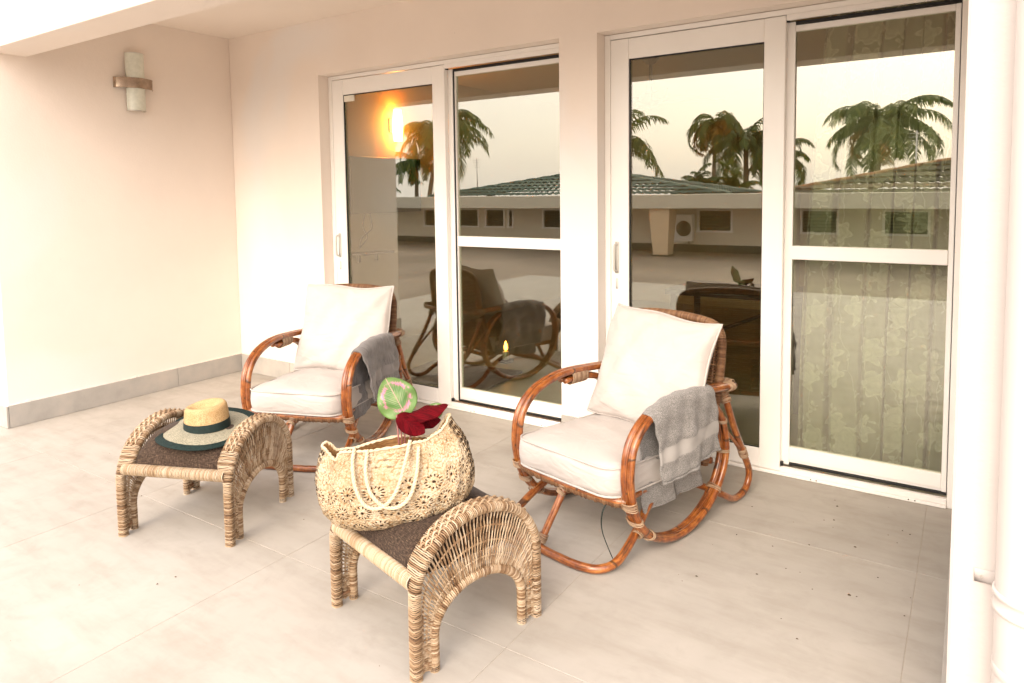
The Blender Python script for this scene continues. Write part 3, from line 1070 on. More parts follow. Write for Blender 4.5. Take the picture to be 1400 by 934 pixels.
def make_chair():
    ch = empty('rattan_armchair')
    ch['category'] = 'armchair'
    for s in (-1, 1):
        hp = MB()
        P = hoop_path()
        for off in (-.0145, .0145):
            # the two poles lie side by side; the inner end tucks under the arm
            pts = [(s * HA + off, d, z) for d, z in P]
            hp.tube(resample(spline(pts, 8), 110), lambda t: .0150 - .002 * (t > .93), 10)
        for sgn in (-1, 1):
            pts = [(s * HA, d, z) for d, z in P]
            sp_ = resample(spline(pts, 8), 110)
            # thin fillet cane in the groove between the poles
            out = []
            for i, p in enumerate(sp_[2:-2]):
                a_, c_ = sp_[i + 1], sp_[i + 3]
                t = (c_ - a_).normalized()
                nrm = Vector((0, t.z, -t.y)) * sgn
                out.append(p + nrm * .0105)
            hp.tube(out, .0042, 6)
        h = hp.build('side_hoop', M['rattan'], ch, True)
        # bindings
        for (d, z, tx, tz, n_, rx, rz) in ((.345, .562, 1, .0, 20, .033, .034), (.66, .549, 1, -.1, 8, .034, .019), (-.028, .235, -.25, 1, 6, .034, .020), (.006, .165, -.4, 1, 4, .034, .020),
                                          (.625, .275, 0, 1, 3, .034, .020), (.56, .125, .8, .75, 4, .034, .020), (.085, .085, -.8, .6, 3, .034, .020), (.605, .415, -.4, 1, 3, .034, .02)):
            L_ = n_ * .0053
            t = Vector((0, tx, tz)).normalized()
            c = Vector((s * HA, d, z - (.012 if z > .555 else 0)))
            bind((c - t * L_ / 2, c + t * L_ / 2), (rx, rz), n_).build('binding', M['binding'], h, True)
        # rear leg loop: from the back post down, round near the floor and forward to the hoop and seat rail
        rl = MB()
        x = s * (HA - .004)
        pts = [(s * .262, .668, .66), (s * .27, .66, .56), (x, .672, .47), (x, .735, .345), (x, .815, .215), (x, .872, .115), (x, .862, .055), (x, .815, .022), (x, .735, .020), (x, .64, .068), (s * .250, .54, .125), (s * .232, .40, .185), (s * .228, .25, .222), (s * .228, .10, .228)]
        rl.tube(resample(spline(pts, 8), 70), .0155, 10)
        rr = rl.build('rear_leg', M['rattan'], ch, True)
        bind(((x, .80, .237), (x, .825, .193)), .0185, 9).build('binding', M['binding'], rr, True)
        bind(((s * .272, .663, .53), (x, .67, .475)), (.023, .021), 10).build('binding', M['binding'], rr, True)
        # brace between hoop and rear leg
        br = MB()
        br.tube(resample(spline([(x, .60, .43), (x, .655, .36), (x, .735, .285), (x, .79, .23)], 6), 14), .008, 8)
        br.build('brace', M['rattan'], ch, True)
    # front runner: floor bar with both ends rising back under the seat
    fr = MB()
    w_ = .288
    pts = [(-w_ + .062, .42, .255), (-w_ + .056, .30, .222), (-w_ + .042, .158, .160), (-w_ + .014, .03, .090), (-w_ + .008, -.075, .034), (-w_ + .032, -.14, .0185), (-w_ + .085, -.175, .0165), (-.10, -.190, .0165),
           (.10, -.190, .0165), (w_ - .085, -.175, .0165), (w_ - .032, -.14, .0185), (w_ - .008, -.075, .034), (w_ - .014, .03, .090), (w_ - .042, .158, .160), (w_ - .056, .30, .222), (w_ - .062, .42, .255)]
    fr.tube(resample(spline(pts, 8), 120), .0165, 12)
    rn = fr.build('floor_runner', M['rattan'], ch, True)
    for s in (-1, 1):
        bind(((s * (w_ - .004), .035, .092), (s * (w_ - .006), .055, .104)), .0195, 4).build('binding', M['binding'], rn, True)
    st_ = MB()
    st_.tube(resample(spline([(-.02, -.187, .022), (-.012, -.14, .10), (0, -.085, .19), (.004, -.055, .245)], 6), 16), .0145, 10)
    sr_ = st_.build('front_strut', M['rattan'], ch, True)
    bind(((-.0215, -.180, .030), (-.016, -.163, .065)), .0185, 7).build('binding', M['binding'], sr_, True)
    bind(((0, -.09, .205), (.003, -.07, .232)), .0175, 6).build('binding', M['binding'], sr_, True)
    # seat frame: wrapped front rail, plain side and rear rails, slats under the cushion
    fp = [(-.283, -.028, .243), (-.24, -.050, .243), (-.12, -.064, .243), (0, -.068, .243), (.12, -.064, .243), (.24, -.050, .243), (.283, -.028, .243)]
    fpath = resample(spline(fp, 8), 60)
    core = MB()
    core.tube(fpath, .0155, 8)
    core.tube([p + Vector((0, .02, -.020)) for p in fpath], .0065, 8)
    sf = core.build('front_rail', M['rattan'], ch, True)
    wr = MB()
    fine = resample(spline(fp, 12), 118)
    for i, p in enumerate(fine[1:-1]):
        t = (fine[i + 2] - fine[i]).normalized()
        n_ = Vector((0, 0, 1))
        v_ = t.cross(n_)
        c = p + Vector((0, .004, -.004 if i % 9 else -.008))
        h_ = .019 if i % 7 else .023
        wr.tube([c + n_ * (h_ * math.cos(a)) + v_ * (.0175 * math.sin(a)) for a in np.linspace(0, 2 * PI, 12, endpoint=False)], .0026, 4, closed=True)
    w2 = wr.build('rail_wrap', M['cane_brown'], sf, True)
    w2['kind'] = 'stuff'
    for s in (-1, 1):
        sd = MB()
        sd.tube(resample(spline([(s * .262, -.03, .236), (s * .240, .2, .230), (s * .238, .45, .224), (s * .236, .61, .222)], 6), 24), .0145, 10)
        sd.build('side_rail', M['rattan'], ch, True)
    sd = MB()
    sd.tube([(-.262, .60, .223), (0, .605, .222), (.262, .60, .223)], .0145, 10)
    sd.build('rear_rail', M['rattan'], ch, True)
    for k in range(7):
        d = .02 + k * .085
        sd = MB()
        sd.tube([(-.236, d, .243 - .02 * k / 6), (.236, d, .243 - .02 * k / 6)], .007, 6)
        sd.build('seat_slat', M['rattan'], ch, True)
    # back: wrapped hoop frame and woven panel, leaning
    def bk(a, q):        # a across, q up along the back 0..1
        return Vector((a, .545 + .135 * q + .02 * math.sin(PI * q), .215 + .607 * q))
    outl = [(-.255, 0), (-.262, .25), (-.268, .5), (-.270, .75), (-.262, .90), (-.225, .975), (-.12, 1.005), (0, 1.012), (.12, 1.005), (.225, .975), (.262, .90), (.270, .75), (.268, .5), (.262, .25), (.255, 0)]
    bp = resample([bk(*p) for p in spline([(a, q, 0) for a, q in outl], 8) for p in [(p.x, p.y)]], 90)
    bf = MB()
    bf.tube(bp, .014, 8)
    bfo = bf.build('back_frame', M['rattan'], ch, True)
    wr = MB()
    fine = resample(bp, 270)
    for i in range(1, len(fine) - 1):
        t = (fine[i + 1] - fine[i - 1]).normalized()
        n_ = Vector((0, 1, -.21)).normalized()
        v_ = t.cross(n_).normalized()
        wr.tube([fine[i] + n_ * (.0185 * math.cos(a)) + v_ * (.0185 * math.sin(a)) for a in np.linspace(0, 2 * PI, 9, endpoint=False)], .0032, 4, closed=True)
    w2 = wr.build('frame_wrap', M['cane_brown'], bfo, True)
    w2['kind'] = 'stuff'
    wv = MB()
    for k in range(46):
        q = .03 + .93 * k / 45
        aw = .262 if q < .88 else .262 - (q - .88) * .35
        ph = k % 2
        wv.tube([bk(a, q) + Vector((0, .005 * math.sin(a * 52 + PI * ph), 0)) for a in np.linspace(-aw, aw, 35)], .0058, 4)
    for k in range(10):
        a = -.235 + .47 * k / 9
        wv.tube([bk(a, q) for q in np.linspace(0, .97, 12)], .005, 5)
    w2 = wv.build('woven_back', M['cane_brown'], ch, True)
    w2['kind'] = 'stuff'
    # back stretcher the arms are tied to
    sd = MB()
    sd.tube(resample(spline([(-.312, .69, .548), (-.28, .715, .546), (-.2, .725, .545), (.2, .725, .545), (.28, .715, .546), (.312, .69, .548)], 6), 30), .0145, 10)
    so = sd.build('back_stretcher', M['rattan'], ch, True)
    for s in (-1, 1):
        bind(((s * .262, .70, .548), (s * .305, .70, .548)), (.024, .024), 8).build('binding', M['binding'], so, True)
    return ch


C1 = ((1.919, -.999), R(19.93))
C2 = ((3.586, -.990), R(-13.47))
chair2 = make_chair()
chair1 = copy_tree(chair2)
chair1.location, chair1.rotation_euler = (*C1[0], 0), (0, 0, C1[1])
chair2.location, chair2.rotation_euler = (*C2[0], 0), (0, 0, C2[1])
tag(chair2, 'bent rattan hoop armchair in front of the pillar between the doors', group='rattan armchairs on the porch')
tag(chair1, 'bent rattan hoop armchair standing near the wall corner', group='rattan armchairs on the porch')


# cushions ------------------------------------------------------------
def seat_outline(n=72):
    """rounded rectangle outline in (a,d): wide rounded front"""
    pts = []
    hw, d0, d1, rf, rb = .266, -.088, .53, .075, .05
    def arc(cx, cy, r, t0, t1, m):
        for t in np.linspace(t0, t1, m):
            pts.append((cx + r * math.cos(t), cy + r * math.sin(t), 0))
    arc(hw - rf, d0 + rf, rf, -PI / 2, 0, 8)
    arc(hw - rb, d1 - rb, rb, 0, PI / 2, 6)
    arc(-hw + rb, d1 - rb, rb, PI / 2, PI, 6)
    arc(-hw + rf, d0 + rf, rf, PI, 1.5 * PI, 8)
    return resample(pts, n, closed=True)


def make_seat(seed):
    ol = seat_outline()
    rr = random.Random(seed)
    ph = [rr.uniform(0, 6) for _ in range(6)]
    z0, z1 = .256, .372
    rings = [(.0, z0 + .004, 0), (.9, z0 + .002, 0), (.975, z0 + .001, 0), (1, z0 + .010, 0), (1.012, z0 + .035, 0), (1.018, z0 + .06, 0), (1.012, z1 - .028, 0), (1.0, z1 - .006, 0),
             (.965, z1 + .004, 1), (.9, z1 + .011, 1), (.75, z1 + .020, 1), (.55, z1 + .027, 1), (.3, z1 + .031, 1), (.0, z1 + .032, 1)]
    cen = Vector((0, .22, 0))
    b = MB()

    def fn(s, t):
        k = int(round(s * len(ol))) % len(ol)
        sc, z, tp = pl(rings, t)
        p = cen + (ol[k] - cen) * sc
        lean = -.028 * (p.y + .088) / .6                       # falls towards the back
        puff = .004 * math.sin(p.x * 21 + ph[0]) * math.sin(p.y * 17 + ph[1]) + .003 * math.sin(p.x * 9 + p.y * 31 + ph[2])
        side = .004 * math.sin(k * .7 + ph[3]) if .9 < sc else 0
        q = p + (p - cen).normalized() * side if sc > .01 else p
        return (q.x, q.y, z + lean * (1 if tp else .8) + (puff if tp else 0))
    b.grid(fn, len(ol), len(rings), cu=True)
    o = b.build('seat_cushion', M['canvas'], None, True)
    for zz in (z1 - .001, z0 + .006):
        pb = MB()
        pb.tube([Vector((p.x * 1.004, .22 + (p.y - .22) * 1.004, zz - .028 * (p.y + .088) / .6 * (1 if zz > .3 else .8))) for p in ol], .0042, 6, closed=True)
        pb.build('piping', M['piping'], o, True)
    return o


def make_pillow(seed, W_=.288, H_=.262, T_=.078):
    rr = random.Random(seed)
    ph = [rr.uniform(0, 6) for _ in range(10)]

    def outline(u, v):
        # edges sag between the corners
        x = W_ * u * (1 - .035 * (1 - v * v)) + .006 * math.sin(4 * v + ph[0])
        y = H_ * v * (1 - .045 * (1 - u * u)) + .007 * math.sin(4.5 * u + ph[1])
        return x, y

    def surf(u, v, sg):
        x, y = outline(u, v)
        e = max(0, (1 - abs(u) ** 2.6)) * max(0, (1 - abs(v) ** 2.6))
        t = T_ * e ** .42
        r2 = u * u + v * v
        w = .008 * math.sin(x * 26 + y * 10 + ph[2]) * math.sin(y * 22 + ph[3]) + .004 * math.sin(x * 47 - y * 38 + ph[4] + 2 * math.sin(y * 9)) - .012 * math.exp(-((x - .05 + .2 * y) / .022) ** 2) * math.exp(-((y - .19) / .11) ** 2)
        # creases running in from the lower corners
        for cx, cy, an in ((-1, -1, .7), (1, -1, 2.4), (1, 1, -2.3), (-1, 1, -.7)):
            dx, dy = u - cx, v - cy
            rr_ = math.hypot(dx, dy)
            if 0 < rr_ < 1.1:
                a = math.atan2(dy, dx)
                w += .010 * math.sin(9 * (a - an) + ph[5]) * math.exp(-((rr_ - .42) / .25) ** 2)
        return Vector((x, sg * (t + w * e ** .5 * (1 if t > .01 else 0)), y))
    b = MB()
    n = 44
    q = lambda s: math.sin((s - .5) * PI) * .35 + (s * 2 - 1) * .65
    b.grid(lambda s, t: surf(q(s), q(t), -1), n, n)
    b.grid(lambda s, t: surf(q(1 - s), q(t), 1), n, n)
    o = b.build('back_pillow', M['canvas'], None, True)
    pb = MB()
    lp = []
    for k in range(26):
        lp.append((q(k / 26), -1))
    for k in range(26):
        lp.append((1, q(k / 26)))
    for k in range(26):
        lp.append((-q(k / 26), 1))
    for k in range(26):
        lp.append((-1, -q(k / 26)))
    pb.tube([(*(lambda c: (c[0], 0, c[1]))(outline(*p)),) for p in lp], .0046, 6, closed=True)
    pb.build('piping', M['piping'], o, True)
    return o


def at_chair(C, a, d, z):
    c, s = math.cos(C[1]), math.sin(C[1])
    return Vector((C[0][0] + a * c - d * s, C[0][1] + a * s + d * c, z))


for C, sd, lab, plab in ((C1, 3, 'white canvas seat cushion on the armchair near the corner', 'creased white back pillow on the armchair near the corner'),
                         (C2, 9, 'white canvas seat cushion on the armchair by the pillar', 'plump white back pillow on the armchair by the pillar')):
    o = make_seat(sd)
    o.location = (*C[0], 0)
    o.rotation_euler = (0, 0, C[1])
    tag(o, lab, 'cushion', 'white seat cushions')
    p = make_pillow(sd)
    p.location = at_chair(C, .030, .478, .608)
    p.rotation_euler = (R(-20), R(3 if C is C2 else 1), C[1] + (R(-4) if C is C2 else R(-2)))
    tag(p, plab, 'pillow', 'white back pillows')

# loose tie strap under chair by the pillar
b = MB()
b.tube(resample(spline([at_chair(C2, .215, -.052, .235), at_chair(C2, .205, -.075, .19), at_chair(C2, .20, -.07, .12), at_chair(C2, .225, -.06, .05), at_chair(C2, .245, -.055, .012)], 6), 20), .0045, 6, flat=.4)
tag(b.build('tie_strap', m_plain('strap_green', (.012, .022, .018), .6), None, True), 'thin dark green strap dangling under the seat of the chair by the pillar', 'strap')


# towels --------------------------------------------------------------
def arm_top(d):
    P = hoop_path()[:9]
    return interp(d, [p[0] for p in P][::-1], [p[1] for p in P][::-1]) + .015


def make_towel(C, mat, dfront, drear, outz, inz, seed, label, thick=.009):
    """draped over the right arm; s: 0 inner hem .. 1 outer hem"""
    rr = random.Random(seed)
    ph = [rr.uniform(0, 6) for _ in range(8)]
    rA = .036

    def layer(shift, outz_f, outz_r, with_inner, df, dr):
        def fn(s, t):
            d = df + (dr - df) * t
            zt = arm_top(d) + shift
            oz = outz_f + (outz_r - outz_f) * t
            iz = inz[0] + (inz[1] - inz[0]) * t
            Li, Lo = zt - rA - iz, zt - rA - oz
            La = PI * rA
            tot = Li + La + Lo
            # fixed split so that the woven band sits near the outer hem
            if s < .45:
                q = (s / .45) * Li
            elif s < .6:
                q = Li + (s - .45) / .15 * La
            else:
                q = Li + La + (s - .6) / .4 * Lo
            R_ = rA + shift
            if q < Li:
                h = Li - q
                fl = min(1, h / .12)
                a = HA - R_ + .004 * fl + (.006 * math.sin(d * 26 + ph[0]) * fl)
                z = zt - R_ - h + (R_ - rA)
                dd = d + .030 * (h / .4) * (1 if t < .5 else .3) + .004 * math.sin(h * 14 + ph[1])
            elif q < Li + La:
                th = (q - Li) / La * PI
                a = HA - R_ * math.cos(th)
                z = zt - R_ + R_ * math.sin(th)
                dd = d + .004 * math.sin(th * 2 + d * 9)
            else:
                h = q - Li - La
                fl = min(1, h / .10)
                a = HA + R_ + fl * (.010 + .012 * math.sin(d * 19 + ph[2] + h * 3) + .004 * math.sin(d * 47 + ph[3]))
                z = zt - R_ - h
                dd = d + .075 * h / .3 * (1 - t * .5) + .004 * math.sin(h * 18 + ph[4])
            lump = .0034 * math.sin(d * 61 + q * 33 + ph[5]) + .0024 * math.sin(d * 33 - q * 80 + ph[6])
            return at_chair(C, a + lump, dd, z)
        return fn
    b = MB()
    b.grid(layer(0, outz[0], outz[1], True, dfront, drear), 90, 46)
    o = b.build('towel', mat, None, True)
    sm = o.modifiers.new('thick', 'SOLIDIFY')
    sm.thickness = thick
    sm.offset = 1
    o2 = MB()
    f2 = layer(-.006, outz[0] + .02, outz[1] - .018, True, dfront + .04, drear - .004)
    o2.grid(lambda s, t: f2(.61 + .39 * s, t), 34, 34)
    p2 = o2.build('folded_layer', mat, o, True)
    sm = p2.modifiers.new('thick', 'SOLIDIFY')
    sm.thickness = thick * .6
    sm.offset = -1
    hem = MB()
    fl = layer(.006, outz[0], outz[1], True, dfront, drear)
    hem.tube([fl(1, t) for t in np.linspace(0, 1, 30)], .0065, 6)
    fi = layer(.004, outz[0], outz[1], True, dfront, drear)
    hem.tube([fi(0, t) for t in np.linspace(0, 1, 30)], .0065, 6)
    hem.build('hem', mat, o, True)
    return tag(o, label, 'towel')


make_towel(C2, M['towel_light'], .082, .50, (.285, .325), (.150, .150), 4, 'light grey terry towel draped over the arm of the chair by the pillar')
make_towel(C1, M['towel_dark'], .095, .50, (.285, .285), (.175, .22), 11, 'dark grey ribbed towel draped over the arm of the chair near the corner')

# ------------------------------------------------------------------ wicker ottoman
OW, OD = .528, .50


def o_curve(t):
    """outer arch, t 0..1, in (d,z)"""
    leg = .235
    ex, ez = OD / 2, .212
    Ls, La = leg, .72
    q = t * (2 * Ls + La)
    if q < Ls:
        return (0, q)
    if q > Ls + La:
        return (OD, 2 * Ls + La - q)
    a = PI * (1 - (q - Ls) / La)
    return (OD / 2 + ex * math.cos(a), leg + ez * math.sin(a))


def i_curve(t):
    leg = .105
    r0, r1, ez = .078, OD - .078, .128
    Ls, La = leg, .50
    q = t * (2 * Ls + La)
    if q < Ls:
        return (r0, q)
    if q > Ls + La:
        return (r1, 2 * Ls + La - q)
    a = PI * (1 - (q - Ls) / La)
    return (OD / 2 + (r1 - r0) / 2 * math.cos(a), leg + ez * math.sin(a))


def side_arch_meshes():
    """one side arch, outer face at x=0, body towards -x"""
    rr = random.Random(2)
    NO = 400
    oc = [o_curve(k / NO) for k in range(NO + 1)]
    cum = [0]
    for p, q in zip(oc, oc[1:]):
        cum.append(cum[-1] + math.hypot(q[0] - p[0], q[1] - p[1]))
    tot = cum[-1]

    def at(s):
        d = np.interp(s, cum, [p[0] for p in oc])
        z = np.interp(s, cum, [p[1] for p in oc])
        e = .004
        d2, z2 = np.interp(s + e, cum, [p[0] for p in oc]), np.interp(s + e, cum, [p[1] for p in oc])
        d1, z1 = np.interp(s - e, cum, [p[0] for p in oc]), np.interp(s - e, cum, [p[1] for p in oc])
        t = Vector((0, d2 - d1, z2 - z1)).normalized()
        return Vector((0, d, z)), t

    def sect(z):
        f = min(1, max(0, (z - .255) / .07))
        return .034 + .040 * f        # band width
    core, ring, lace = MB(), MB(), MB()
    n = int(tot / .0059)
    for k in range(n + 1):
        s = tot * k / n
        p, t = at(s)
        w_ = sect(p.z) + rr.uniform(-.0008, .0008)
        th = .030
        N = Vector((0, -t.z, t.y))       # outward normal
        pts = []
        for a in np.linspace(0, 2 * PI, 14, endpoint=False):
            ca, sa = math.cos(a), math.sin(a)
            ex = abs(ca) ** .65 * (1 if ca > 0 else -1)
            ey = abs(sa) ** .65 * (1 if sa > 0 else -1)
            pts.append(p + Vector((-w_ / 2 + w_ / 2 * ex, 0, 0)) + N * (-th / 2 + th / 2 * ey) + t * rr.uniform(-.0011, .0011))
        ring.tube(pts, rr.uniform(.0020, .0026), 4, closed=True)
    pth = [at(s)[0] for s in np.linspace(.006, tot - .006, 80)]
    def corefn(s, t):
        p, tt = at(.006 + s * (tot - .012))
        N = Vector((0, -tt.z, tt.y))
        w_ = sect(p.z) - .004
        a = 2 * PI * t
        ca, sa = math.cos(a), math.sin(a)
        return p + Vector((-w_ / 2 - .002 + w_ / 2 * abs(ca) ** .65 * (1 if ca > 0 else -1), 0, 0)) + N * (-.015 + .013 * abs(sa) ** .65 * (1 if sa > 0 else -1))
    core.grid(corefn, 90, 12, cv=True)
    # woven crown: reeds that dip in and out along the top of the band
    s0, s1 = tot * .32, tot * .68
    for j, x in enumerate((-.018, -.030, -.042, -.054)):
        pp = []
        for k in range(90):
            s = s0 + (s1 - s0) * k / 89
            p, t = at(s)
            N = Vector((0, -t.z, t.y))
            pp.append(p + Vector((x, 0, 0)) + N * (.0004 + .0046 * math.sin(k * .95 + PI * (j % 2))))
        lace.tube(pp, .0036, 4)
    # inner arch: round wrapped pole
    NI = 300
    ic = [i_curve(k / NI) for k in range(NI + 1)]
    cumi = [0]
    for p, q in zip(ic, ic[1:]):
        cumi.append(cumi[-1] + math.hypot(q[0] - p[0], q[1] - p[1]))
    toti = cumi[-1]

    def ati(s):
        f = lambda q: Vector((0, np.interp(q, cumi, [p[0] for p in ic]), np.interp(q, cumi, [p[1] for p in ic])))
        return f(s), (f(s + .004) - f(s - .004)).normalized()
    ri = .0135
    ipole = MB()
    n = int(toti / .0060)
    for k in range(n + 1):
        p, t = ati(toti * k / n)
        N = Vector((0, -t.z, t.y))
        c = p + Vector((-.016, 0, 0))
        ipole.tube([c + Vector((ri * math.cos(a), 0, 0)) + N * (ri * math.sin(a)) + t * rr.uniform(-.0008, .0008) for a in np.linspace(0, 2 * PI, 9, endpoint=False)], .0031, 4, closed=True)
    core.tube([ati(s)[0] + Vector((-.016, 0, 0)) for s in np.linspace(.005, toti - .005, 70)], ri * .9, 8)
    # radial strands: over and under three concentric reeds
    weave = MB()
    ths = (-.020, -.010, -.015)

    def pair(u):
        """u 0..1 along the arch: matched points on outer and inner arch"""
        lz = .085
        # leg part: level strands
        if u < .16:
            z = .012 + lz * u / .16
            return Vector((0, .020, z)), Vector((0, .078, z))
        if u > .84:
            z = .012 + lz * (1 - u) / .16
            return Vector((0, OD - .020, z)), Vector((0, OD - .078, z))
        q = (u - .16) / .68
        so = .097 + (tot - .194) * q
        si = .097 + (toti - .194) * q
        po, to = at(so)
        pi_, _ = ati(si)
        N = Vector((0, -to.z, to.y))
        return po - N * .024, pi_
    NS = 190
    for k in range(NS + 1):
        u = k / NS
        a, c = pair(u)
        if k % 2:
            a2, _ = pair(min(1, u + .006))
            a = a2
        c = c + (a - c).normalized() * .004
        sgn = 1 if k % 2 else -1
        pts = []
        for j in range(9):
            f = j / 8
            p = a + (c - a) * f
            x = -.014 + sgn * .0034 * math.cos(f * PI * 4) + rr.uniform(-.0008, .0008)
            pts.append(p + Vector((x, 0, 0)) + Vector((0, rr.uniform(-1, 1), rr.uniform(-1, 1))) * .0016)
        weave.tube(pts, rr.uniform(.0023, .0029), 4)
    for f in (.25, .5, .75):
        pp = []
        for k in range(81):
            a, c = pair(k / 80)
            p = a + (c - a) * f
            pp.append(p + Vector((-.014, 0, 0)))
        weave.tube(pp, .0034, 5)
    feet = MB()
    for d in (.015, .078, OD - .078, OD - .015):
        f_ = MB()
    return core, ring, lace, ipole, weave


def make_ottoman():
    root = empty('wicker_ottoman')
    root['category'] = 'ottoman'
    core, ring, lace, ipole, weave = side_arch_meshes()
    mc = core.mesh('arch_core', M['cane_core'], True)
    mr = ring.mesh('cane_wrap', M['cane'], True)
    ml = lace.mesh('woven_crown', M['cane'], True)
    mi_ = ipole.mesh('inner_arch', M['cane'], True)
    mw = weave.mesh('arch_weave', M['cane'], True)
    foot = MB()
    foot.lathe([(.0, 0), (.0125, 0), (.0145, .004), (.0145, .016), (.0, .016)], 14)
    mf = foot.mesh('foot', M['foot'], True)
    for s in (1, -1):
        def put(name, me, parent, loc=None, stuff=False):
            o = bpy.data.objects.new(name, me)
            COL.objects.link(o)
            o.parent = parent
            if loc:
                o.location = loc
            if stuff:
                o['kind'] = 'stuff'
            return o
        ar = put('side_arch', mc, root, (s * OW / 2, -OD / 2, 0))
        ar.scale = (s, 1, 1)
        put('cane_wrap', mr, ar, None, True)
        put('woven_crown', ml, ar, None, True)
        put('inner_arch', mi_, ar, None, True)
        put('arch_weave', mw, ar, None, True)
        for d in (.015, .078, OD - .078, OD - .015):
            put('foot', mf, root, (s * (OW / 2 - .016), d - OD / 2, 0))
    # end rails wrapped in pale cane
    for sy in (-1, 1):
        cr = MB()
        y = sy * (OD / 2 - .018)
        x1 = OW / 2 - .030
        cr.tube([(-x1, y, .283), (x1, y, .283)], .0185, 10)
        ro = cr.build('end_rail', M['cane_core'], root, True)
        wr = MB()
        n = 74
        for k in range(n):
            x = -x1 + 2 * x1 * (k + .5) / n
            wr.tube([(x + rnd.uniform(-.0006, .0006), y + .0205 * math.cos(a),   .283 + .0215 * math.sin(a)) for a in np.linspace(0, 2 * PI, 12, endpoint=False)], rnd.uniform(.0024, .0029), 4, closed=True)
        w2 = wr.build('rail_wrap', M['cane_pale'], ro, True)
        w2['kind'] = 'stuff'
        # short lower stretchers seen between the leg poles
        for sx in (-1, 1):
            lo = MB()
            lo.tube([(sx * (OW / 2 - .016), y * .72, .030), (sx * (OW / 2 - .016), y, .030)], .006, 6)
            lo.build('leg_tie', M['cane_brown'], root, True)
    return root


OT1 = (Vector((2.130, -1.668, 0)), R(22.3))
OT2 = (Vector((3.425, -1.686, 0)), R(-15.6))
ott2 = make_ottoman()
ott1 = copy_tree(ott2)
ott1.location, ott1.rotation_euler = OT1[0], (0, 0, OT1[1])
ott2.location, ott2.rotation_euler = OT2[0], (0, 0, OT2[1])
tag(ott2, 'arched wicker ottoman with the crochet bag standing on it', group='wicker ottomans')
tag(ott1, 'arched wicker ottoman with the straw hat lying on it', group='wicker ottomans')


def cush_z(v):
    """top of the ottoman cushion along depth v (-1..1)"""
    return .300 + .118 * math.sqrt(max(0, 1 - abs(v) ** 2.2))


def make_ocush(OT, label, seed):
    rr = random.Random(seed)
    ph = [rr.uniform(0, 6) for _ in range(4)]
    hw, hd = OW / 2 - .075, OD / 2 - .028
    b = MB()

    def fn(s, t):
        u = s * 2 - 1
        v = t * 2 - 1
        x = hw * u
        y = hd * v * (1 - .02 * u * u)
        e = (1 - abs(u) ** 8)
        z = .268 + (cush_z(v) - .268) * (.80 + .20 * e ** .5) + .002 * math.sin(x * 30 + ph[0]) * math.sin(y * 25 + ph[1])
        return (x, y, z)
    b.grid(fn, 40, 50)
    b.grid(lambda s, t: (hw * (1 - 2 * s), hd * (2 * t - 1), .262), 6, 6)
    # skirt walls
    rim = [(-1 + 2 * k / 39, -1) for k in range(40)] + [(1, -1 + 2 * k / 49) for k in range(1, 50)] + [(1 - 2 * k / 39, 1) for k in range(1, 40)] + [(-1, 1 - 2 * k / 49) for k in range(1, 49)]
    tops = [fn((u + 1) / 2, (v + 1) / 2) for u, v in rim]
    b.grid(lambda s, t: (lambda p: (p[0] * (1 + .015 * math.sin(PI * t)), p[1] * (1 + .012 * math.sin(PI * t)), p[2] * (1 - t) + .262 * t))(tops[int(round(s * len(tops))) % len(tops)]), len(tops), 5, cu=True)
    o = b.build('ottoman_cushion', M['tweed'], None, True)
    o.location = OT[0]
    o.rotation_euler = (0, 0, OT[1])
    # uv: planar by position for the weave
    uvd = o.data.uv_layers[0].data
    for poly in o.data.polygons:
        for li in poly.loop_indices:
            co = o.data.vertices[o.data.loops[li].vertex_index].co
            uvd[li].uv = (co.x * 2, co.y * 2 + co.z)
    return tag(o, label, 'cushion', 'brown ottoman cushions')


make_ocush(OT1, 'brown tweed cushion under the straw hat', 1)
make_ocush(OT2, 'brown tweed cushion under the crochet bag', 2)

# ------------------------------------------------------------------ straw hat
hat = empty('straw_hat', (2.178, -1.700, .4155), R(24), 'wide brimmed straw hat with dark green band and brim edge', 'hat')
hat.rotation_euler = (R(6), R(2), R(24))
ax, ay = .098, .082


def crown_fn(s, t):
    a = 2 * PI * s
    prof = [(1.0, .0), (.985, .02), (.96, .045), (.935, .07), (.91, .088), (.86, .099), (.76, .104), (.62, .102), (.4, .094), (.2, .088), (0, .086)]
    r_, z = pl(prof, t)
    x, y = ax * r_ * math.cos(a), ay * r_ * math.sin(a)
    # teardrop dent along the top, front pinched
    dent = math.exp(-(y / .030) ** 2) * math.exp(-((x + .01) / .062) ** 2)
    lift = .010 * math.cos(a) * min(1, z / .08)
    if t > .48:
        z -= .022 * dent
    z += lift
    return (x, y, z)


b = MB()
b.grid(crown_fn, 56, 40, cu=True)
b.build('crown', M['straw'], hat, True)


def brim_pt(a, f, dz=0):
    """f 0 at the crown, 1 at the rim"""
    ca, sa = math.cos(a), math.sin(a)
    rx, ry = ax + (.205 - ax) * f, ay + (.190 - ay) * f
    z = .004 - .006 * f - .022 * f * f * (abs(ca) ** 2) * (1.0 if ca < 0 else .1) - .012 * f * f * (sa < 0) * sa * sa + .014 * f * f * max(0, sa) * (.4 + .6 * max(0, ca))
    z += .004 * math.sin(3 * a + 1) * f
    return (rx * ca, ry * sa, z + dz)


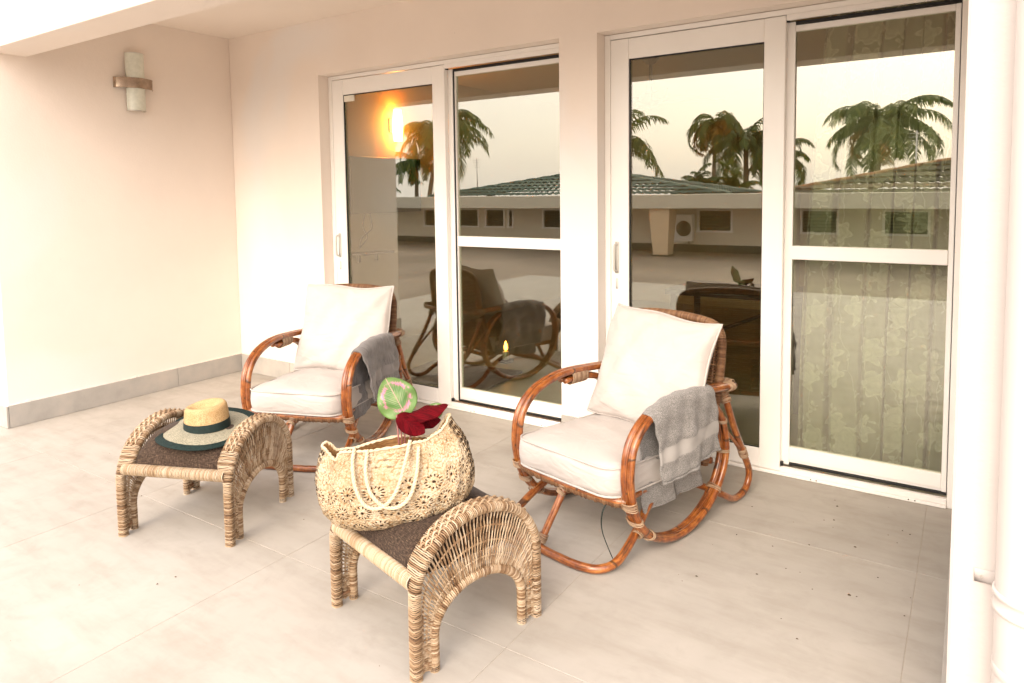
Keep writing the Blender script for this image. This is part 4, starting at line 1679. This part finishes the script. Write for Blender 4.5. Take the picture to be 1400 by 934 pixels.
b = MB()
b.grid(lambda s, t: brim_pt(2 * PI * s, .80 * t), 80, 14, cu=True)
b.grid(lambda s, t: brim_pt(-2 * PI * s, .80 * t, -.0025), 80, 14, cu=True)
b.build('brim', M['straw_grey'], hat, True)
for k in range(6):
    b = MB()
    f = .76 + .043 * k
    b.tube([brim_pt(a, f + .02) for a in np.linspace(0, 2 * PI, 90, endpoint=False)], .0052, 6, closed=True, flat=.6)
    b.build('brim_braid', M['hat_green'], hat, True)
b = MB()
b.grid(lambda s, t: ((ax * 1.012 - .003 * t) * math.cos(2 * PI * s), (ay * 1.014 - .003 * t) * math.sin(2 * PI * s), .004 + .033 * t + .010 * math.cos(2 * PI * s) * (.2 + .4 * t)), 64, 4, cu=True)
b.build('hat_band', M['ribbon'], hat, True)

# ------------------------------------------------------------------ crochet bag
FH = Vector((-math.sin(YAW), math.cos(YAW), 0))
RH = Vector((math.cos(YAW), math.sin(YAW), 0))
BAG0 = Vector((3.453, -1.848, 0)) + FH * .06
bag = empty('crochet_bag', (BAG0.x, BAG0.y, .365), YAW, 'natural crochet raffia tote bag with two rope handles', 'bag')
bag.rotation_euler = (0, R(-9.5), YAW)
brr = random.Random(5)


def bag_pt(phi, h, inset=0):
    c, s = math.cos(phi), math.sin(phi)
    Lx = interp(h, [0, .04, .12, .25, .45, .65, .82, 1], [.150, .19, .222, .245, .255, .250, .235, .205]) - inset
    Ty = interp(h, [0, .05, .15, .35, .55, .75, 1], [.055, .075, .095, .105, .092, .066, .032]) - inset * (.5 if h > .9 else 1)
    e = .8
    x = Lx * (abs(c) ** e) * (1 if c > 0 else -1) - .018
    y = Ty * (abs(s) ** e) * (1 if s > 0 else -1)
    ac = abs(c)
    Hm = .250 + (.054 if c > 0 else .034) * max(0, (ac - .50) / .50) ** 1.8 - (.030 * math.exp(-((ac - .80) / .10) ** 2) if c < 0 else .008 * math.exp(-((ac - .55) / .2) ** 2)) * (1 if s < 0 else .3) + (.006 * math.sin(phi * 5))
    z = Hm * h + .010 * (1 - h) * (ac ** 3)
    w = .0025 * math.sin(phi * 9 + h * 7) + .002 * math.sin(phi * 17 - h * 12)
    sag = -.016 * math.exp(-((h - .78) / .16) ** 2) * math.exp(-((x - .02) / .10) ** 2) * (1 if s < 0 else -.2)
    return Vector((x + w, y + w * s - sag, z))


b = MB()
NB = 240
def bag_fn(s, t):
    p = bag_pt(2 * PI * s, t)
    j = Vector((brr.uniform(-1, 1), brr.uniform(-1, 1), brr.uniform(-1, 1))) * .0013
    return p + j
b.grid(bag_fn, NB, 64, cu=True)
b.grid(lambda s, t: bag_pt(-2 * PI * s, 0) * t + Vector((-.018, 0, .002)) * (1 - t), 80, 6, cu=True)
bo = b.build('bag_body', M['crochet'], bag, True)
b = MB()
b.grid(lambda s, t: bag_pt(-2 * PI * s, .10 + .895 * t, .006), 120, 20, cu=True)
b.build('bag_lining', mk_straw('bag_inside', (.40, .20, .07), (.52, .29, .12), 1, (.18, .08, .03)), bag, True)
b = MB()
rim = [bag_pt(2 * PI * k / 200, 1.0) + Vector((0, 0, .001)) for k in range(200)]
for q in range(2):
    b.tube([p + Vector((.0022 * math.cos(i * 1.1 + q * PI), .0022 * math.sin(i * 1.1 + q * PI), .002 * math.sin(i * 1.1 + q * PI))) for i, p in enumerate(rim)], .0032, 5, closed=True)
b.build('bag_rim', M['rope'], bag, True)


def rope(pts, name, off):
    P = resample(spline(pts, 8), 150)
    b = MB()
    for q in range(3):
        out = []
        for i, p in enumerate(P):
            t = (P[min(i + 1, len(P) - 1)] - P[max(i - 1, 0)]).normalized()
            n_ = Vector((0, 1, 0))
            n_ = (n_ - t * n_.dot(t)).normalized()
            v_ = t.cross(n_)
            a = i * .55 + q * 2 * PI / 3
            out.append(p + n_ * (.0030 * math.cos(a)) + v_ * (.0030 * math.sin(a)))
        b.tube(out, .0036, 5)
    return b.build(name, M['rope'], bag, True)


# handle loops hang down over the front face (bag-local x, z; y just off the surface)
def front_y(x, z):
    best = 0
    for h in (max(0, min(1, z / .255)),):
        Lx = interp(h, [0, .04, .12, .25, .45, .65, .82, 1], [.150, .19, .222, .245, .255, .250, .235, .205])
        Ty = interp(h, [0, .05, .15, .35, .55, .75, 1], [.055, .075, .095, .105, .092, .066, .032])
        c = min(.99, (abs(x + .018) / Lx)) ** (1 / .8)
        best = Ty * (math.sqrt(1 - c * c)) ** .8
    return -best


HANDLES = []
for pts in (((-.120, .266), (-.126, .225), (-.122, .165), (-.098, .112), (-.050, .098), (.000, .132), (.034, .195), (.058, .258)),
            ((-.080, .252), (-.086, .200), (-.075, .142), (-.040, .100), (.002, .092), (.042, .115), (.070, .170), (.082, .236))):
    P3 = []
    for i, (x, z) in enumerate(pts):
        y = front_y(x, z) - .008 - (.010 if 0 < i < 7 else 0)
        if i in (0, 7):
            y += .010
        P3.append((x, y, z))
    HANDLES.append(rope(P3, 'handle', 0))

# ------------------------------------------------------------------ cut leaves standing in the bag
lv = empty('leaf_bunch', (0, 0, 0), 0, 'bunch of one round pink striped leaf and dark red leaves in the bag', 'plant')
BB = BAG0 + FH * .012
lw = lambda r_, z_, dep=0: BB + RH * r_ + FH * dep + Vector((0, 0, z_))


def leaf(name, base, tip, width, nrm, mat, curl=.12, shape=.5, fold=.15, droop=0):
    base, tip, nrm = Vector(base), Vector(tip), Vector(nrm)
    ax_ = tip - base
    L_ = ax_.length
    ax_.normalize()
    nrm = (nrm - ax_ * nrm.dot(ax_)).normalized()
    sd = ax_.cross(nrm)
    b = MB()

    def fn(s, t):
        u = s * 2 - 1
        wd_ = width * (math.sin(PI * min(1, max(0, t)) ** shape)) ** .62
        z = -abs(u) * fold * wd_ + curl * L_ * (.25 - (t - .5) ** 2) - droop * L_ * t * t + .004 * math.sin(t * 15) * abs(u)
        return base + ax_ * (L_ * t) + sd * (u * wd_ / 2) + nrm * z
    b.grid(fn, 17, 30)
    # across uv follows the true width so the ring pattern stays round
    for fi, f in enumerate(b.f):
        q = []
        for vi in f:
            p = Vector(b.v[vi]) - base
            q.append((.5 + p.dot(sd) / width * .98, p.dot(ax_) / L_))
        b.uv[fi] = q
    o = b.build(name, mat, lv, True)
    sm = o.modifiers.new('thick', 'SOLIDIFY')
    sm.thickness = .0012
    return o


vn = (-FH * .9 + Vector((0, 0, .35)) + RH * .1).normalized()
o = leaf('round_leaf', lw(-.002, .692), lw(-.070, .812, .02), .130, vn, M['leaf'], .10, .80, .06)
o['label'] = 'round green leaf with pink ring'
o = leaf('red_leaf', lw(-.022, .690, -.01), lw(.132, .738, -.02), .062, (-FH * .55 + Vector((0, 0, .8))), M['red_leaf'], .16, .9, .35, .04)
o = leaf('red_leaf', lw(-.030, .704, -.02), lw(.062, .655, -.05), .066, (-FH * .8 + Vector((0, 0, .5))), M['red_leaf'], .2, .85, .3)
o = leaf('red_leaf', lw(.01, .67, .02), lw(.105, .672, .02), .05, (-FH * .7 + Vector((0, 0, .6))), M['red_leaf'], .2, .9, .3)
o = leaf('round_leaf', lw(.045, .668, .05), lw(.112, .712, .05), .055, vn, M['leaf'], .1, .9, .1)
b = MB()
for r0, z0, r1, z1, dp in ((-.012, .688, -.005, .52, .0), (-.022, .690, -.01, .52, -.01), (-.03, .704, -.02, .52, -.02), (.01, .67, .0, .52, .01), (.045, .668, .02, .52, .03)):
    b.tube([lw(r0, z0, dp), lw((r0 + r1) / 2, (z0 + z1) / 2, dp), lw(r1, z1, dp * .4)], .0028, 6)
b.build('leaf_stem', M['stem'], lv, True)

# ------------------------------------------------------------------ things in the room
cu = MB()


def cur_fn(s, t):
    x = 4.20 + .70 * s - .05 * math.exp(-((s) / .2) ** 2) * math.sin(PI * t) * 0
    xl = 4.285 - .13 * math.sin(PI * .5 * (1 - t)) ** .8
    x = xl + (4.86 - xl) * s
    f = s * 6.2 + .25 * math.sin(s * 8 + 1) + .10 * math.sin(t * 2.2 + s * 3)
    fr = f - math.floor(f)
    val = math.exp(-((fr - .5) / .13) ** 2)
    k = int(math.floor(f))
    dep = (.050, .075, .038, .066, .045, .08, .055, .06)[k % 8]
    y = .385 + dep * val + .012 * math.cos(2 * PI * f) + .010 * math.sin(2 * PI * f * .5 + t)
    x += .012 * math.sin(2 * PI * f)
    return (x, y, .03 + 2.40 * t)


cu.grid(cur_fn, 420, 30)
tag(cu.build('curtain', M['curtain'], None, True), 'sheer beige curtain with woven flowers behind the glass door', 'curtain')

tv = empty('television', (.301, 1.36, 1.49), 0, 'dark flat television on the inner room wall behind the glass', 'television')
b = MB()
b.box(.03, .065, -.46, .46, -.255, .255, .004)
b.build('casing', M['black'], tv)
b = MB()
b.box(.0652, .0665, -.45, .45, -.245, .245)
b.build('screen', M['tv'], tv)
b = MB()
b.box(.0, .0298, -.15, .15, -.12, .12)
b.build('bracket', M['black'], tv)
b = MB()
b.tube(spline([(.32, 1.10, 1.24), (.318, 1.07, 1.12), (.318, 1.12, 1.02), (.318, 1.03, .93)], 8), .005, 6)
b.tube(spline([(.32, 1.16, 1.24), (.318, 1.18, 1.10), (.318, 1.06, 1.02), (.318, 1.02, .93)], 8), .005, 6)
tag(b.build('television_cable', M['black'], None, True), 'two black cables hanging from the television to the shelf', 'cable')
b = MB()
b.box(.3005, .48, .94, 1.30, .872, .892, .002)
b.box(.3005, .33, 1.0, 1.02, .80, .8718)
b.box(.3005, .33, 1.22, 1.24, .80, .8718)
tag(b.build('wall_shelf', M['wood_dark']), 'small dark shelf on the room wall below the television', 'shelf')

il = empty('room_wall_lamp', (.301, 1.50, 2.05), 0, 'lit amber wall lamp glowing inside the room by the television', 'wall lamp')
b = MB()
b.grid(lambda s, t: (.07 + .052 * math.cos(2 * PI * s) * (.55 + .45 * math.sin(PI * (.15 + .75 * t))), .052 * math.sin(2 * PI * s) * (.55 + .45 * math.sin(PI * (.15 + .75 * t))), -.15 + .30 * t), 20, 12, cu=True)
b.build('lamp_shade', M['lit_glass'], il, True)
b = MB()
b.box(0, .018, -.05, .05, -.07, .07, .003)
b.box(.018, .05, -.012, .012, -.012, .012)
b.build('back_plate', M['bronze'], il)

ln = empty('candle', (1.70, 1.30, .004), 0, 'small candle added for the flame-like glow low behind the glass', 'candle')  # added candle, stands in for a low amber glow of unknown source
b = MB()
b.lathe([(0, .0), (.06, .002), (.065, .02), (0, .02)], 20)
b.build('saucer', M['black'], ln, True)
b = MB()
b.lathe([(0, .021), (.028, .021), (.028, .09), (0, .09)], 16)
b.build('wax_body', M['sticker'], ln, True)
b = MB()
b.lathe([(0, .095), (.013, .105), (.016, .125), (.010, .155), (0, .180)], 12)
b.build('flame', M['flame'], ln, True)

fan = empty('ceiling_fan', (2.55, 2.33, 2.56), 0, 'dark ceiling fan hanging inside the room behind the glass', 'ceiling fan')
b = MB()
b.lathe([(0, -.001), (.075, -.001), (.07, -.03), (.035, -.065), (.016, -.07), (.016, -.30), (.06, -.31), (.09, -.35), (.09, -.40), (.05, -.43), (0, -.43)], 24)
b.build('motor', M['black'], fan, True)
for k in range(4):
    b = MB()
    m4 = Matrix.Rotation(k * PI / 2 + .4, 4, 'Z') @ Matrix.Rotation(.18, 4, 'X')
    b.box(.10, .62, -.06, .06, -.385, -.377, .002, 0, m4)
    b.build('fan_blade', M['wood_dark'], fan)

tb = empty('black_table', (3.62, 1.35, .004), 0, 'black side table with a slanted brace inside the room', 'table')
b = MB()
b.box(-.45, .45, -.28, .28, .70, .735, .003)
b.build('table_top', M['black'], tb)
for sx in (-1, 1):
    for sy in (-1, 1):
        b = MB()
        b.box(sx * .40 - .018, sx * .40 + .018, sy * .24 - .018, sy * .24 + .018, 0, .6998)
        b.build('leg', M['black'], tb)
b = MB()
b.tube([(-.38, -.24, .35), (.38, -.24, .69)], .012, 6)
b.build('brace', M['black'], tb)
tw = empty('tower_unit', (3.93, 1.30, .740), 0, 'tall slim white tower unit on the black table', 'appliance')
b = MB()
b.box(-.045, .045, -.06, .06, 0, .78, .012)
b.build('casing', M['tower'], tw)
b = MB()
b.box(-.03, .03, -.0625, -.0605, .70, .76)
b.build('display', M['black'], tw)
b = MB()
b.box(-.42, .42, -.3, .3, 0, .012, .003)
tag(b.build('rug', M['rug'], None, False, (1.62, .75, .0045), .1), 'dark patterned rug on the room floor behind the glass', 'rug')


# ------------------------------------------------------------------ garden side, seen in the glass
GZ = -1.0
hs = empty('garden_house', (-12, -23.2, GZ), 0, 'low pale house with louvred windows reflected in the glass doors', 'house')
hox, hoy = -12, -23.2
WIN = [(-21.1, -19.99), (-18.2, -17.45), (-16.35, -14.85), (-14.45, -13.37), (-13.15, -12.88), (-11.25, -10.2), (-4.11, -2.79), (-.32, .93), (2.34, 3.69), (5.2, 6.5), (8.0, 9.3)]
wz0, wz1 = -.14, .67
xs = [-40]
for a_, c_ in WIN:
    xs += [a_, c_]
xs.append(16)
b = MB()
wall_grid(b, [x - hox for x in xs], [0, wz0 - GZ, wz1 - GZ, 1.0 - GZ], lambda i, k: not (k == 1 and i % 2 == 1), -.25, 0)
# door wall faces +y, so mirror the orientation: outside face at y=0
b.build('wall', M['garden_wall'], hs)
b = MB()
b.box(-28, 28, .001, .05, 0, .30)
b.build('plinth', M['garden_dark'], hs)
b = MB()
b.box(-28, 28, -.26, 2.6, .78 - GZ, 1.28 - GZ, .01)
b.build('eaves_band', M['garden_band'], hs)
for a_, c_ in WIN:
    f = MB()
    x0, x1 = a_ - hox, c_ - hox
    z0, z1 = wz0 - GZ, wz1 - GZ
    t_ = .05
    f.box(x0 - .03, x0 + t_, -.12, .03, z0, z1)
    f.box(x1 - t_, x1 + .03, -.12, .03, z0, z1)
    f.box(x0 + t_ + .001, x1 - t_ - .001, -.12, .03, z1 - t_, z1)
    f.box(x0 - .06, x1 + .06, -.12, .06, z0 - .07, z0 - .001)
    wo_ = f.build('window', M['frame'], hs)
    g = MB()
    g.box(x0 + .001, x1 - .001, -.20, -.19, z0, z1)
    g.build('pane', M['garden_dark'], wo_)
    n = 6
    for k in range(n):
        zz = z0 + .05 + (z1 - z0 - .1) * (k + .5) / n
        s_ = MB()
        s_.box(-(x1 - x0) / 2 + t_ + .002, (x1 - x0) / 2 - t_ - .002, -.055, .055, -.006, .006, 0, 0, Matrix.Translation(((x0 + x1) / 2, -.06, zz)) @ Matrix.Rotation(R(42), 4, 'X'))
        s_.build('slat', M['louvre'], wo_)


def hip_roof(name, x0, x1, y0, y1, z0, apex, mat, rid):
    """tiled hip roof rising to an apex; tiles are real corrugated courses"""
    A = Vector(apex)
    cs = [Vector((x0, y0, z0)), Vector((x1, y0, z0)), Vector((x1, y1, z0)), Vector((x0, y1, z0))]
    o = MB()
    for q in range(4):
        P, Q = cs[q], cs[(q + 1) % 4]
        mid = (P + Q) / 2
        up_ = A - mid
        nrm = (Q - P).cross(A - P).normalized()
        if nrm.z < 0:
            nrm = -nrm
        L_ = up_.length
        n = max(4, int(L_ / .34))
        for r_ in range(n):
            h0, h1 = r_ / n, (r_ + 1) / n
            a0, a1 = P + (A - P) * h0, Q + (A - Q) * h0
            b0, b1 = P + (A - P) * h1, Q + (A - Q) * h1
            wdt = (a1 - a0).length
            m_ = max(2, int(wdt / .06))
            vs_, fs = [], []
            for k in range(m_ + 1):
                f = k / m_
                pa = a0 + (a1 - a0) * f
                pb = b0 + (b1 - b0) * f
                sx = (pa - a0).length + (a0 - P).length * .0
                hh = .075 * abs(math.sin(PI * (pa.x + pa.y) / .36))
                vs_ += [pa + nrm * (.08 + hh), pb + nrm * (.01 + hh)]
            for k in range(m_):
                fs.append((2 * k, 2 * k + 2, 2 * k + 3, 2 * k + 1))
            o.add(vs_, fs)
    rf = o.build(name, mat, hs)
    rf.location = (-hox, -hoy, -GZ)
    rf['kind'] = 'stuff'
    rb = MB()
    for P in cs:
        pth = [P + (A - P) * (k / 24) + Vector((0, 0, .05 + .025 * (k % 2))) for k in range(25)]
        rb.tube(pth, .09, 8)
    rb.build('ridge', rid, rf)


hip_roof('green_roof', -18.9, -3.2, -29.6, -24.4, 1.22, (-10.6, -27, 2.42), M['roof_green'], M['roof_green'])
hip_roof('brown_roof', -2.2, 17.0, -29.6, -24.4, 1.14, (7.4, -27, 2.95), M['roof_brown'], M['ridge'])

# tapered white column in front of the house
b = MB()
zt, zb = .779 - GZ, 0
for s in range(1):
    vs_ = []
    for z, hw in ((0.06, .28), (zt, .40)):
        vs_ += [(-hw, -hw, z), (hw, -hw, z), (hw, hw, z), (-hw, hw, z)]
    b.add(vs_, [(0, 1, 5, 4), (1, 2, 6, 5), (2, 3, 7, 6), (3, 0, 4, 7), (4, 5, 6, 7), (3, 2, 1, 0)])
col = empty('tapered_column', (-4.75, -21.15, GZ), 0, 'tapered white porch column of the reflected house', 'column')
b.build('shaft', m_plaster('column_paint', (.62, .47, .33)), col)
b = MB()
b.box(-.31, .31, -.31, .31, .0, .059)
b.build('base', M['black'], col)

ac = empty('air_conditioner', (-4.62, -22.85, GZ), 0, 'white outdoor air conditioner with round fan on the reflected house', 'air conditioner')
b = MB()
b.box(-.45, .45, -.17, .17, .45, 1.50, .02)
b.build('casing', M['frame'], ac)
b = MB()
b.grid(lambda s, t: (.12 + .30 * t * math.cos(2 * PI * s), .172, .95 + .30 * t * math.sin(2 * PI * s)), 28, 3, cu=True)
b.build('fan_opening', M['black'], ac)
b = MB()
for r_ in (.09, .16, .23, .30):
    b.tube([(.12 + r_ * math.cos(a), .182, .95 + r_ * math.sin(a)) for a in np.linspace(0, 2 * PI, 24, endpoint=False)], .008, 4, closed=True)
b.build('fan_grille', M['steel'], ac)
b = MB()
b.box(-.40, .40, -.19, -.05, .38, .449)
b.build('bracket', M['steel'], ac)
b = MB()
b.tube(spline([(.3, .10, .45), (.36, .12, .30), (.55, .10, .2), (.62, .08, -.02)], 6), .02, 6)
b.build('hose', M['black'], ac)


# palms ----------------------------------------------------------------
def palm(x, y, crown, fl, nf, seed, mat, label, lean=(0, 0), droop=1.0, gold=0.0, trunk_r=.16, up=.5, name='coconut_palm'):
    rr = random.Random(seed)
    root = empty(name, (x, y, GZ), 0, label, 'palm tree', 'palms reflected in the glass')
    top = Vector((lean[0], lean[1], crown - GZ))
    b = MB()
    pth = spline([(0, 0, 0), (lean[0] * .2, lean[1] * .2, (crown - GZ) * .35), (lean[0] * .6, lean[1] * .6, (crown - GZ) * .72), tuple(top)], 6)
    b.tube(resample(pth, 22), lambda t: trunk_r * (1.25 - .5 * t), 9)
    b.build('trunk', M['trunk'], root, True)

    def fronds(n, mt, name_, off, upb, drp):
        f = MB()
        for k in range(n):
            az = 2 * PI * (k * .381966) + rr.uniform(-.25, .25) + off
            el = upb * (1.75 - 2.6 * (k / max(1, n - 1))) + rr.uniform(-.2, .2)
            L_ = fl * rr.uniform(.65, 1.15)
            dr = drp * rr.uniform(.75, 1.25)
            hz = Vector((math.cos(az), math.sin(az), 0))
            P = []
            p = top.copy()
            ang = el + .55
            for i in range(15):
                P.append(p.copy())
                p = p + (hz * math.cos(ang) + Vector((0, 0, 1)) * math.sin(ang)) * (L_ / 14)
                ang -= dr * .135 * (1 + .05 * i)
            f.tube(P, lambda t: .035 * (1 - .8 * t), 4)
            side = hz.cross(Vector((0, 0, 1)))
            ns = 40
            for i in range(3, ns):
                t = i / ns
                c = Vector(pl([tuple(q) for q in P], t))
                tg = (Vector(pl([tuple(q) for q in P], min(1, t + .05))) - c).normalized()
                ll = fl * .235 * (math.sin(PI * (.12 + .83 * t)) ** .6) * rr.uniform(.8, 1.15)
                for sg in (-1, 1):
                    if rr.random() < .08:
                        continue
                    out = (side * sg * .75 + tg * .55 + Vector((0, 0, -.15 - .35 * rr.random()))).normalized()
                    end = c + out * ll * .6
                    end2 = end + (out * .5 + Vector((0, 0, -.75))).normalized() * ll * .45
                    w_ = tg * (.034 * fl / 3.5 + .008)
                    f.add([c - w_, c + w_, end + w_ * .9, end - w_ * .9, end2], [(0, 1, 2, 3), (3, 2, 4)])
        o = f.build(name_, mt, root, False)
        return o
    ng = int(nf * gold)
    fronds(nf - ng, mat, 'crown', 0, up, droop)
    if ng:
        fronds(ng, M['frond_gold'], 'old_fronds', 1.1, -.1, droop * 1.2)
    return root


palm(-28.9, -36, 5.6, 5.2, 24, 3, M['frond'], 'tall leaning coconut palm beside the lit lamp in the glass', (1.3, 0), 1.0, .12)
palm(-30.8, -37, 3.6, 3.4, 18, 5, M['frond'], 'short palm half hidden by the tall leaning palm', (.1, 0), 1.1, .2)
palm(-13.7, -36, 4.0, 4.4, 20, 7, M['frond'], 'coconut palm behind the green roof at the pane edge', (0, 0), 1.0, 0)
palm(-7.55, -36, 5.0, 3.0, 20, 9, M['frond'], 'slender palm with golden old fronds behind the green roof', (.1, 0), 1.25, .4, .12)
palm(-5.85, -36.5, 3.9, 3.3, 26, 12, M['frond_dark'], 'dense dark green palm next to the golden fronds', (0, 0), 1.1, 0)
palm(.45, -36, 4.3, 3.9, 36, 15, M['frond'], 'big coconut palm rising over the brown roof', (.55, 0), 1.05, .08, .24)
palm(-4.15, -37, 3.0, 3.0, 14, 19, M['frond'], 'small palm peeking over the roof gap', (0, 0), 1.1, 0)
palm(-6.6, -31.0, 1.0, 2.3, 30, 21, M['frond_dark'], 'bushy low palm filling the gap between the two roofs', (0, 0), .85, .15, .1, .9, 'bushy_palm')
palm(-5.0, -31.2, 1.15, 2.0, 26, 23, M['frond'], 'low golden green palm beside the bushy palm', (0, 0), .85, .3, .1, .9, 'bushy_palm')

# slender roof aerials
for (x, y, h, lab) in ((2.75, -31.5, 2.9, 'thin roof aerial to the side of the big palm'), (-22.1, -33.0, 2.7, 'thin roof aerial beyond the tall leaning palm')):
    an = empty('aerial', (x, y, 1.0), 0, lab, 'aerial', 'roof aerials')
    b = MB()
    b.tube([(0, 0, 0), (0, 0, h)], .035, 6)
    b.build('mast', M['steel'], an, True)
    for k in range(4):
        b = MB()
        w_ = .35 - .05 * k
        b.tube([(-w_, 0, h - .12 - .16 * k), (w_, 0, h - .12 - .16 * k)], .012, 5)
        b.build('rod', M['steel'], an, True)
